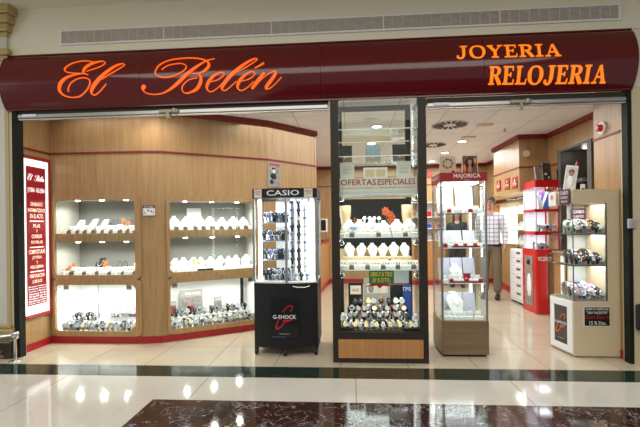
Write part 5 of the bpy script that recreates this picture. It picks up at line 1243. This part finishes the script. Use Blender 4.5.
# ================================================================ BUILT-IN DARK CABINET ON THE RIGHT WALL
t = thing('dark_wall_cabinet', 'open dark built-in cabinet with shelves on the right wood wall', 'cabinet', (2.93, 1.70, 0))
OO = (2.93, 1.70, 0)
Y0, Y1, ZT = 1.29, 2.11, 2.26
b = MB(OO); b.box(2.87, 3.3, Y0, Y0 + 0.09, 0, ZT).box(2.87, 3.3, Y1 - 0.09, Y1, 0, ZT).box(2.87, 3.3, Y0 + 0.09, Y1 - 0.09, ZT - 0.03, ZT)
b.build('carcass', mat('cab_frame', (0.085, 0.07, 0.055), 0.45), t)
MB(OO).box(3.27, 3.3, Y0 + 0.09, Y1 - 0.09, 0, ZT - 0.03).build('back', mat('cab_inside', (0.055, 0.045, 0.04), 0.35), t)
for z in (0.9, 1.45, 1.78):
    MB(OO).box(2.95, 3.27, Y0 + 0.09, Y1 - 0.09, z, z + 0.02).build('shelf', MATS['cab_inside'], t)
o = MB(OO).lathe([(0.0, -0.006), (0.022, -0.006), (0.028, 0)], (3.05, 1.75, ZT - 0.031), 14).build('cabinet_light', DISC, t)
lamp('cabinet_glow', 'POINT', (0.12, 0.05, ZT - 0.08), 0.5, (1, .95, .9), 0.04, parent=t)
for y, z in ((1.6, 1.80), (1.85, 1.80), (1.6, 1.47), (1.82, 1.47)):
    b = MB().box(-0.05, 0.05, -0.06, 0.06, 0, 0.05, 0.004)
    tag(b.build('silver_box', mat('dull_silver', (0.40, 0.40, 0.42), 0.3, 0.5), loc=(3.08, y, z + 0.0005)), 'small dull silver box on the %s shelf of dark cabinet, %s' % ('upper' if z > 1.6 else 'lower', 'nearer side' if y < 1.7 else 'farther side'), 'box', 'silver boxes in the dark cabinet')

# ================================================================ RED WATCH TOWER, DRAWERS, LIT STAND
RX0, RX1, RY0, RY1 = 2.56, 2.72, 2.08, 2.49
t = thing('red_watch_tower', 'red framed glass tower with red base and lit blue poster inside', 'display tower', (2.7, 2.25, 0))
OO = (2.7, 2.25, 0)
MB(OO).prism([(RX0, RY0 + 0.02), (RX0 + 0.02, RY0), (RX1, RY0), (RX1, 2.54), (RX0, 2.54)], 0.0, 0.90).build('base', BRED, t)
b = MB(OO); b.T = Matrix.Translation((RX0, RY1, 0)) @ Matrix.Rotation(-PI / 2, 4, 'Z')
b.box(0.04, 0.30, -0.006, 0, 0.10, 0.80).mat(1).ball((0.17, -0.007, 0.62), (0.05, 0.004, 0.07)).mat(2).ball((0.18, -0.006, 0.38), (0.08, 0.004, 0.17)).mat(3).ball((0.17, -0.006, 0.70), (0.06, 0.004, 0.05))
b.build('base_poster', [PHOTOGY, SKIN, WHITE, BLACK], t, 'dark photo poster of a person')
MB(OO).text('VICEROY', RX0 + 0.02, RX1 + 0.05, 0.74, 0.80, RY0 - 0.003).build('lettering', CREAMT, t)
GX1 = 2.88
for z0, z1 in ((1.76, 1.86), (1.42, 1.46), (1.10, 1.15)):
    MB(OO).box(RX0, GX1, RY0, RY1, z0, z1).build('red_shelf' if z1 < 1.8 else 'red_header', BRED, t)
MB(OO).box(RX1, GX1, RY0 + 0.02, RY1, 0.86, 0.90).build('side_ledge', BRED, t)
for x, y in ((RX0, RY0), (GX1 - 0.02, RY0), (RX0 + 0.0, RY1 - 0.02), (GX1 - 0.02, RY1 - 0.02)):
    MB(OO).box(x, x + 0.02, y, y + 0.02, 0.90, 1.76).build('tower_post', WHITE if x < 2.6 else BRED, t)
MB(OO).box(RX0 + 0.02, GX1 - 0.02, RY0 + 0.006, RY0 + 0.01, 0.90, 1.76).box(RX0 + 0.006, RX0 + 0.01, RY0 + 0.02, RY1 - 0.02, 0.90, 1.76).build('tower_glass', GLASS, t)
MB(OO).box(RX0 + 0.02, GX1 - 0.02, RY1 - 0.012, RY1 - 0.004, 0.90, 1.76).build('lit_back', mat('lit_lilac', (0.8, 0.8, 0.95), 0.5, emit=(0.72, 0.74, 1.0), es=0.55), t, 'pale lit back panel')
lamp('tower_glow', 'AREA', (0.0, 0.0, 1.75), 2.5, (0.85, 0.88, 1.0), 0.2, 0.2, parent=t)
lamp('tower_glow', 'AREA', (0.0, 0.0, 1.41), 1.5, (0.85, 0.88, 1.0), 0.2, 0.2, parent=t)
lamp('tower_glow', 'AREA', (0.0, 0.0, 1.09), 1.2, (0.85, 0.88, 1.0), 0.2, 0.2, parent=t)
card('slanted_card', 'blue and white slanted watch card in the top of red tower', 'card', (2.74, 2.22, 1.4605), 0.13, 0.25, BLUE, -0.3, 0.1, easel=False, extra=[('stripes', [WHITE, BRED], lambda b: (b.add([(-0.05, -0.003, 0.02), (-0.02, -0.003, 0.02), (0.05, -0.003, 0.24), (0.02, -0.003, 0.24)], [(0, 1, 2, 3)]), b.mat(1), b.add([(-0.06, -0.003, 0.12), (-0.05, -0.003, 0.12), (0.0, -0.003, 0.26), (-0.02, -0.003, 0.26)], [(0, 1, 2, 3)])))])
card('price_card', 'tilted white price card at the left in top of red tower', 'card', (2.66, 2.14, 1.4605), 0.06, 0.2, WHITE, 0.2, 0.2, easel=False)
fill_row(WP, ['blue strap', 'white strap', 'dark steel'], cc, 2.61, 2.86, 5, 2.16, 1.1505, 0, wn, 'middle shelf of red tower', 'watches in the red tower', scale=1.3)
fill_row(WP, ['steel strap', 'blue strap', 'white strap'], cc, 2.61, 2.73, 3, 2.16, 0.9005, 0, wn, 'lowest shelf of red tower', 'watches in the red tower', scale=1.3)
fill_row(WP, ['white strap', 'steel strap'], cc, 2.61, 2.73, 3, 2.28, 0.9005, 0, wn, 'back of lowest shelf of red tower', 'watches in the red tower', scale=1.5)
card('photo_stand', 'narrow tilted photo card on the left of red tower roof', 'picture', (2.64, 2.16, 1.8605), 0.10, 0.20, PHOTOLT, 0.5, 0.14, extra=[('print', [PHOTOGY, SKIN], lambda b: (b.box(-0.04, 0.04, -0.002, 0, 0.01, 0.19), b.mat(1), b.ball((0, -0.003, 0.13), (0.02, 0.003, 0.03))))])
card('photo_stand', 'dark flowery photo card in the middle of red tower roof', 'picture', (2.80, 2.24, 1.8605), 0.13, 0.27, PHOTOGY, 0.15, 0.14, extra=[('print', [MATS['cab_inside'], PHOTOBR, PAPER], lambda b: (b.box(-0.055, 0.055, -0.002, 0, 0.01, 0.255), b.mat(1), b.ball((0.01, -0.003, 0.18), (0.03, 0.003, 0.03)), b.mat(2), b.ball((-0.02, -0.003, 0.10), (0.02, 0.003, 0.02)), b.ball((0.025, -0.003, 0.05), (0.015, 0.003, 0.015))))])
tag(MB().tube([(0, 0, 0), (0, 0, 0.13), (-0.02, 0, 0.14)], 0.008, 6).build('black_rod', BLACK, loc=(2.865, 2.1, 1.8605)), 'short black rod at the right end of red tower roof', 'rod')
# white drawer unit
t = thing('drawer_unit', 'white low drawer unit between the man and red tower', 'cabinet', (2.85, 2.95, 0))
OO = (2.85, 2.95, 0)
MB(OO).box(2.63, 2.93, 2.72, 3.22, 0.03, 0.86, 0.004).build('body', WHITE, t)
MB(OO).box(2.65, 2.91, 2.74, 3.2, 0.0, 0.03).build('plinth', BLACKM, t)
for k in range(6):
    z = 0.08 + k * 0.128
    o = MB(OO).box(2.62, 2.63, 2.74, 3.20, z, z + 0.118).build('drawer', WHITE, t)
    MB(OO).box(2.613, 2.62, 2.78, 2.92, z + 0.07, z + 0.10).build('pull', mat('dark_pull', (0.10, 0.10, 0.10), 0.5), o)
# low lit cabinet
t = thing('lit_low_cabinet', 'low wood-framed cabinet with lit glass front behind the cream case', 'cabinet', (2.83, 1.85, 0))
OO = (2.83, 1.85, 0)
b = MB(OO); b.box(2.76, 2.86, 1.70, 1.73, 0, 0.86).box(2.76, 2.86, 1.99, 2.02, 0, 0.86).box(2.76, 2.86, 1.73, 1.99, 0.83, 0.86).box(2.76, 2.86, 1.73, 1.99, 0, 0.2)
b.build('wood_frame', ORANGEW, t)
MB(OO).box(2.84, 2.86, 1.73, 1.99, 0.2, 0.83).build('lit_back', BACKLIT, t, 'glowing white back')
MB(OO).box(2.765, 2.77, 1.73, 1.99, 0.2, 0.83).build('glass_door', GLASS, t)
MB(OO).box(2.75, 2.87, 1.69, 2.03, 0.86, 0.885).build('top', mat('steel_top', (0.30, 0.29, 0.27), 0.35), t)

# ================================================================ LIT SHOWCASES UNDER THE BULKHEAD
for k, (ya, yb, l) in enumerate(((2.56, 3.05, 'near lit white showcase under the wood bulkhead with red plates'), (3.12, 3.6, 'far lit white showcase under the wood bulkhead behind the man'))):
    t = thing('lit_showcase', l, 'display case', (2.8 + 0.2, (ya + yb) / 2, 0.9), 0, 'lit showcases under the bulkhead')
    OO = tuple(t.location)
    MB(OO).box(3.02, 3.06, ya, yb, 0.92, 1.72).build('lit_back', mat('lit_cream', (0.9, 0.88, 0.8), 0.5, emit=(1.0, 0.95, 0.82), es=0.3), t)
    for y in (ya, yb - 0.02): MB(OO).box(2.72, 3.06, y, y + 0.006, 0.92, 1.74).build('side_glass', GLASS, t)
    MB(OO).box(2.72, 3.06, ya, yb, 0.88, 0.92).build('bottom', FRAMEW, t)
    for z in (1.15, 1.42): MB(OO).box(2.76, 3.02, ya + 0.02, yb - 0.02, z, z + 0.008).build('shelf', mat('pale_shelf', (0.55, 0.60, 0.58), 0.25), t)
    lamp('showcase_glow', 'AREA', (-0.1, 0, 0.8), 3.5, (1.0, 0.97, 0.9), 0.2, 0.4, parent=t)
    for z in (0.9205, 1.1585, 1.4285):
        for i in range(4):
            key = R.choice(['silver', 'white', 'dark'])
            place(BP, key, (2.86 + R.uniform(-.02, .02), ya + 0.10 + i * (yb - ya - 0.20) / 3, z), -PI / 2 + 0.3, bn(key), '%s shelf of %s lit showcase under bulkhead' % ({0.9205: 'bottom', 1.1585: 'middle', 1.4285: 'top'}[z], ['near', 'far'][k]), 'busts under the bulkhead', 0.85)
t = thing('wood_counter', 'wood low cabinet front with red skirting behind the man', 'counter', (3.0, 4.4, 0))
OO = (3.0, 4.4, 0)
b = MB(OO).prism([(2.90, 3.64), (3.09, 3.64), (3.09, 5.33), (3.04, 5.33)], 0, 0.88).build('body', FRAMEW, t)
b = MB(OO).prism([(2.885, 3.64), (2.90, 3.64), (3.04, 5.33), (3.025, 5.33)], 0, 0.11).build('skirting', RED, t, 'red skirting')
MB(OO).prism([(2.88, 3.64), (3.09, 3.64), (3.09, 5.33), (3.02, 5.33)], 0.88, 0.90).build('top', WHITE, t)
t = thing('lit_showcase', 'lit wall showcase standing on the wood counter behind the man', 'display case', (3.0, 4.2, 0.90), 0, None)
OO = (3.0, 4.2, 0.90)
MB(OO).box(3.05, 3.09, 3.70, 4.9, 0.90, 1.66).build('lit_back', MATS['lit_cream'], t)
MB(OO).box(2.95, 3.05, 3.70, 3.72, 0.90, 1.66).box(2.95, 3.05, 4.88, 4.9, 0.90, 1.66).box(2.95, 3.05, 3.70, 4.9, 1.64, 1.66).build('frame', ORANGEW, t)
for i, (ya, yb, z0, z1) in enumerate(((3.24, 3.50, 1.82, 1.995), (2.86, 3.11, 1.81, 1.99), (2.55, 2.80, 1.795, 1.975))):
    t = thing('brand_plaque', ['left of three', 'middle of three', 'right of three'][i] + ' red plaques with white letters on the wood bulkhead', 'sign', (XB, (ya + yb) / 2, z0), 0, 'red plaques on the bulkhead')
    b = MB(); b.T = Matrix.Rotation(-PI / 2, 4, 'Z'); h = (yb - ya) / 2
    b.box(-h * .72, h * .72, -0.012, 0, 0, z1 - z0, 0.003); b.build('plate', DRED, t)
    b = MB(); b.T = Matrix.Rotation(-PI / 2, 4, 'Z'); b.text(['SEIKO', 'Lotus', 'FESTINA'][i], -h * .55, h * .55, 0.05, 0.10, -0.014)
    b.ball((0, -0.013, 0.125), (0.02, 0.003, 0.018)); b.build('lettering', CREAMT, t)

# ================================================================ BACK OF THE SHOP
t = thing('sales_counter', 'wooden sales counter with red edge behind the black watch tower', 'counter', (-0.8, 4.4, 0))
OO = (-0.8, 4.4, 0)
P = [(-1.2, 3.67), (-0.60, 3.67), (-0.47, 5.3), (-1.2, 5.3)]
MB(OO).prism(P, 0.0, 0.93).build('body', ORANGEW, t)
MB(OO).prism([(-1.2, 3.65), (-0.585, 3.65), (-0.455, 5.3), (-1.2, 5.3)], 0.93, 0.97).build('worktop', RED, t, 'red edged top')
MB(OO).prism([(-0.60, 3.66), (-0.588, 3.66), (-0.458, 5.3), (-0.47, 5.3)], 0.0, 0.10).build('skirting', RED, t, 'red skirting')
t = thing('computer_monitor', 'white computer monitor with dark screen on the sales counter', 'monitor', (-0.62, 4.3, 0.9705))
MB().box(-0.10, 0.10, -0.07, 0.07, 0, 0.012, 0.003).build('foot', BLACK, t); MB().cyl((0, 0.02, 0.012), 0.018, 0.2, 10).build('neck', BLACK, t)
o = MB().box(-0.18, 0.18, -0.012, 0.025, 0.18, 0.44, 0.004).build('monitor_casing', WHITE, t)
MB().box(-0.15, 0.15, -0.016, -0.0125, 0.21, 0.42).build('screen', BLACK, o, 'black screen')
t = thing('white_shelving', 'white shelves of small goods against the back wall', 'shelf', (1.62, 5.16, 0))
OO = (1.62, 5.16, 0)
MB(OO).box(0.9, 2.0, 5.05, 5.33, 0.0, 0.93).build('base_cabinet', ORANGEW, t)
MB(OO).box(0.9, 2.0, 5.31, 5.33, 0.93, 1.75).build('back_panel', WHITE, t)
for x in (0.9, 1.98): MB(OO).box(x, x + 0.02, 5.05, 5.31, 0.93, 1.75).build('upright_panel', WHITE, t)
for z in (0.93, 1.18, 1.42, 1.73): MB(OO).box(0.92, 1.98, 5.05, 5.31, z, z + 0.018).build('shelf', WHITE, t)
MB(OO).box(0.9, 2.0, 5.04, 5.05, 0.0, 0.10).build('skirting', RED, t)
for zi, z in enumerate((0.9485, 1.1985, 1.4385)):
    for i in range(9):
        m = R.choice([WHITE, PAPER, GPAPER, BRED, PHOTOLT, BLUE, ORANGE])
        h = R.uniform(0.08, 0.17); nm = {WHITE: 'white', PAPER: 'cream', GPAPER: 'grey', BRED: 'red', PHOTOLT: 'pale', BLUE: 'blue', ORANGE: 'orange'}[m]
        o = tag(MB().box(-0.04, 0.04, -0.03, 0.03, 0, h, 0.004).build('goods_box', m, loc=(0.99 + i * 0.115, 5.15, z)), '', 'box', 'boxes on the back shelves')
        reg(o, nm + ' box', '%s back wall shelf' % ['lower', 'middle', 'upper'][zi], i)
tag(MB().box(-0.05, 0.05, -0.02, 0, 0, 0.13, 0.006).build('red_wall_box', BRED, loc=(1.735, 5.335, 2.30)), 'small bright red box high on the back wall', 'box')

# ================================================================ FIGURES
def skin_mesh(nodes, edges, sub=2):
    me = bpy.data.meshes.new('sk'); names = list(nodes)
    me.from_pydata([nodes[n][0] for n in names], [(names.index(a), names.index(c)) for a, c in edges], [])
    o = bpy.data.objects.new('sk', me); COL.objects.link(o)
    md = o.modifiers.new('s', 'SKIN'); md.use_smooth_shade = True
    if not me.skin_vertices:
        bpy.context.view_layer.objects.active = o
    for i, n in enumerate(names):
        r = nodes[n][1]; r = r if isinstance(r, tuple) else (r, r)
        me.skin_vertices[0].data[i].radius = r
        me.skin_vertices[0].data[i].use_root = (i == 0)
    sb = o.modifiers.new('u', 'SUBSURF'); sb.levels = sub; sb.render_levels = sub
    bpy.context.view_layer.update()
    m2 = bpy.data.meshes.new_from_object(o.evaluated_get(bpy.context.evaluated_depsgraph_get()))
    vs = [tuple(v.co) for v in m2.vertices]; fs = [tuple(p.vertices) for p in m2.polygons]
    bpy.data.objects.remove(o); bpy.data.meshes.remove(me); bpy.data.meshes.remove(m2)
    return vs, fs
def person(label, loc, rotz, H, shirt, trousers, hair, longhair=False, arm_fwd=0.0):
    k = H / 1.75
    t = thing('person', label, 'person', loc, rotz)
    def S(p): return (p[0] * k, p[1] * k, p[2] * k)
    N = {'pelvis': ((0, 0, 0.93), (0.125, 0.10)), 'waist': ((0, 0.0, 1.06), (0.125, 0.105)), 'chest': ((0, 0.0, 1.27), (0.150, 0.105)), 'upch': ((0, 0.0, 1.40), (0.12, 0.08)), 'neck': ((0, -0.005, 1.49), (0.05, 0.052)), 'skull0': ((0, -0.01, 1.555), (0.055, 0.065)), 'skull': ((0, -0.012, 1.64), (0.072, 0.088)), 'crown': ((0, -0.005, 1.71), (0.045, 0.055))}
    E_ = [('pelvis', 'waist'), ('waist', 'chest'), ('chest', 'upch'), ('upch', 'neck'), ('neck', 'skull0'), ('skull0', 'skull'), ('skull', 'crown')]
    for s_, n in ((-1, 'l'), (1, 'r')):
        N['sh' + n] = ((s_ * 0.165, 0, 1.40), 0.058); N['el' + n] = ((s_ * 0.225, 0.02 - arm_fwd * 0.05, 1.13), 0.040); N['wr' + n] = ((s_ * 0.235, -0.05 - arm_fwd * 0.22, 0.90 + arm_fwd * 0.13), 0.026)
        N['pa' + n] = ((s_ * 0.235, -0.07 - arm_fwd * 0.26, 0.845 + arm_fwd * 0.15), (0.018, 0.036))
        E_ += [('upch', 'sh' + n), ('sh' + n, 'el' + n), ('el' + n, 'wr' + n), ('wr' + n, 'pa' + n)]
        px, py, pz = N['pa' + n][0]
        for fi, (dy, ln) in enumerate(((-0.026, 0.062), (-0.009, 0.070), (0.009, 0.065), (0.025, 0.052))):
            a, c = 'f%d%s' % (fi, n), 'g%d%s' % (fi, n)
            N[a] = ((px - s_ * 0.003, py + dy, pz - 0.025 - ln * 0.5), 0.0095); N[c] = ((px - s_ * 0.016, py + dy * 1.05, pz - 0.02 - ln), 0.008)
            E_ += [('pa' + n, a), (a, c)]
        N['th' + n] = ((px - s_ * 0.01, py - 0.045, pz + 0.005), 0.011); N['ti' + n] = ((px - s_ * 0.02, py - 0.058, pz - 0.035), 0.009)
        E_ += [('wr' + n, 'th' + n), ('th' + n, 'ti' + n)]
        N['hip' + n] = ((s_ * 0.085, 0, 0.88), 0.095); N['kn' + n] = ((s_ * 0.10, -0.015, 0.50), 0.062); N['an' + n] = ((s_ * 0.105, 0.02, 0.10), 0.042)
        N['hl' + n] = ((s_ * 0.105, 0.03, 0.045), 0.038); N['to' + n] = ((s_ * 0.115, -0.15, 0.032), (0.042, 0.028))
        E_ += [('pelvis', 'hip' + n), ('hip' + n, 'kn' + n), ('kn' + n, 'an' + n), ('an' + n, 'hl' + n), ('hl' + n, 'to' + n)]
    sc = lambda d: {n: (S(p), (r[0] * k, r[1] * k) if isinstance(r, tuple) else r * k) for n, (p, r) in d.items()}
    vs, fs = skin_mesh(sc(N), E_)
    b = MB().add(vs, fs, True)
    # brow, nose, lips, chin and ears pressed into the same mesh
    b.ball(S((0, -0.098, 1.625)), (0.012 * k, 0.020 * k, 0.024 * k)).ball(S((0, -0.075, 1.578)), (0.026 * k, 0.016 * k, 0.009 * k)).ball(S((0, -0.065, 1.545)), (0.026 * k, 0.022 * k, 0.018 * k)).ball(S((0, -0.078, 1.662)), (0.05 * k, 0.018 * k, 0.010 * k))
    for s_ in (-1, 1): b.ball(S((s_ * 0.078, 0.0, 1.635)), (0.010 * k, 0.020 * k, 0.032 * k))
    b.build('body', SKIN, t)
    b = MB()
    for s_ in (-1, 1): b.ball(S((s_ * 0.030, -0.088, 1.645)), (0.013 * k, 0.008 * k, 0.007 * k))
    b.build('eyes', BLACK, t)
    hb = MB()
    pts = []
    for (c, r) in (((0, 0.012, 1.675), (0.083, 0.098, 0.068)), ((0, 0.035, 1.63), (0.080, 0.075, 0.085))): hb.ball(S(c), tuple(q * k for q in r), 14, 10)
    if longhair:
        for s_ in (-1, 1): hb.ball(S((s_ * 0.075, 0.0, 1.56)), (0.03 * k, 0.055 * k, 0.14 * k), 10, 8)
        hb.ball(S((0, 0.05, 1.53)), (0.085 * k, 0.04 * k, 0.16 * k), 12, 8)
    hb.build('hair', hair, t)
    g = 0.014
    inf = lambda ks, add=g: {n: (N[n][0], tuple(q + add for q in (N[n][1] if isinstance(N[n][1], tuple) else (N[n][1],) * 2))) for n in ks}
    Sh = inf(['waist', 'chest', 'upch', 'shl', 'shr', 'ell', 'elr'], 0.018); Sh['hem'] = ((0, 0, 0.885), (0.175, 0.145)); Sh['waist'] = ((0, 0, 1.05), (0.168, 0.142)); Sh['chest'] = ((0, 0, 1.27), (0.172, 0.130)); Sh['col'] = ((0, 0, 1.475), (0.066, 0.066))
    for n, s_ in (('l', -1), ('r', 1)):
        e = Vector(N['el' + n][0]); w_ = Vector(N['wr' + n][0]); Sh['cf' + n] = (tuple(e.lerp(w_, 0.92)), (0.036, 0.036))
    vs, fs = skin_mesh(sc(Sh), [('waist', 'chest'), ('waist', 'hem'), ('chest', 'upch'), ('upch', 'col'), ('upch', 'shl'), ('upch', 'shr'), ('shl', 'ell'), ('shr', 'elr'), ('ell', 'cfl'), ('elr', 'cfr')])
    MB().add(vs, fs, True).build('shirt' if not longhair else 'jacket', shirt, t)
    Tr = inf(['pelvis', 'hipl', 'hipr', 'knl', 'knr'], 0.016); Tr['top'] = ((0, 0, 1.12), (0.12, 0.10)); Tr['pelvis'] = ((0, 0, 0.95), (0.152, 0.128))
    for n, s_ in (('l', -1), ('r', 1)): Tr['cu' + n] = ((s_ * 0.105, 0.015, 0.09), (0.066, 0.072))
    vs, fs = skin_mesh(sc(Tr), [('pelvis', 'top'), ('pelvis', 'hipl'), ('pelvis', 'hipr'), ('hipl', 'knl'), ('hipr', 'knr'), ('knl', 'cul'), ('knr', 'cur')])
    MB().add(vs, fs, True).build('trousers', trousers, t)
    b = MB(); b.T = Matrix.Diagonal((1, 0.80, 1, 1)); b.lathe([(0.14 * k, 0), (0.176 * k, 0.003), (0.176 * k, 0.035 * k), (0.14 * k, 0.038 * k)], (0, 0, 0.895 * k), 20).build('belt', BLACK, t)
    for s_ in (-1, 1):
        sv, sf = skin_mesh(sc({'a': ((s_ * 0.105, 0.04, 0.05), (0.046, 0.046)), 'b': ((s_ * 0.11, -0.06, 0.045), (0.048, 0.042)), 'c': ((s_ * 0.117, -0.17, 0.034), (0.046, 0.032))}), [('a', 'b'), ('b', 'c')])
        m = min(v[2] for v in sv)
        MB().add([(x, y, max(z, 0.002)) for x, y, z in sv], sf, True).build('shoe', SHOE, t)
    return t
person('person in a plaid shirt and brown trousers standing by the pearl tower', (2.37, 3.38, 0), -0.45, 1.74, PLAID, TROUS, HAIR)
person('person with long dark hair and black jacket seen through the pearl tower', (2.17, 4.78, 0), -0.35, 1.57, BLACKM, BLACKM, DHAIR, True, 0.8)

# ================================================================ LABELS OF THE REPEATED GOODS
from collections import defaultdict
D_ = defaultdict(list)
for o, noun, where, x in REG: D_[(noun, where)].append((x, o))
for (noun, where), L_ in D_.items():
    L_.sort(key=lambda q: q[0])
    for i, (x, o) in enumerate(L_):
        if len(L_) == 1: s_ = '%s %s' % (noun, where)
        elif i == 0: s_ = 'leftmost %s, %s' % (noun, where)
        elif i == len(L_) - 1: s_ = 'rightmost %s, %s' % (noun, where)
        else: s_ = '%s-from-left %s, %s' % (ord_(i), noun, where)
        o['label'] = s_
# prototypes that found no place are taken away
for p in list(WP.values()) + list(BP.values()) + list(RB.values()) + list(EC.values()) + [PANELB]:
    if p.name not in USED:
        for c in list(p.children): bpy.data.objects.remove(c)
        bpy.data.objects.remove(p)
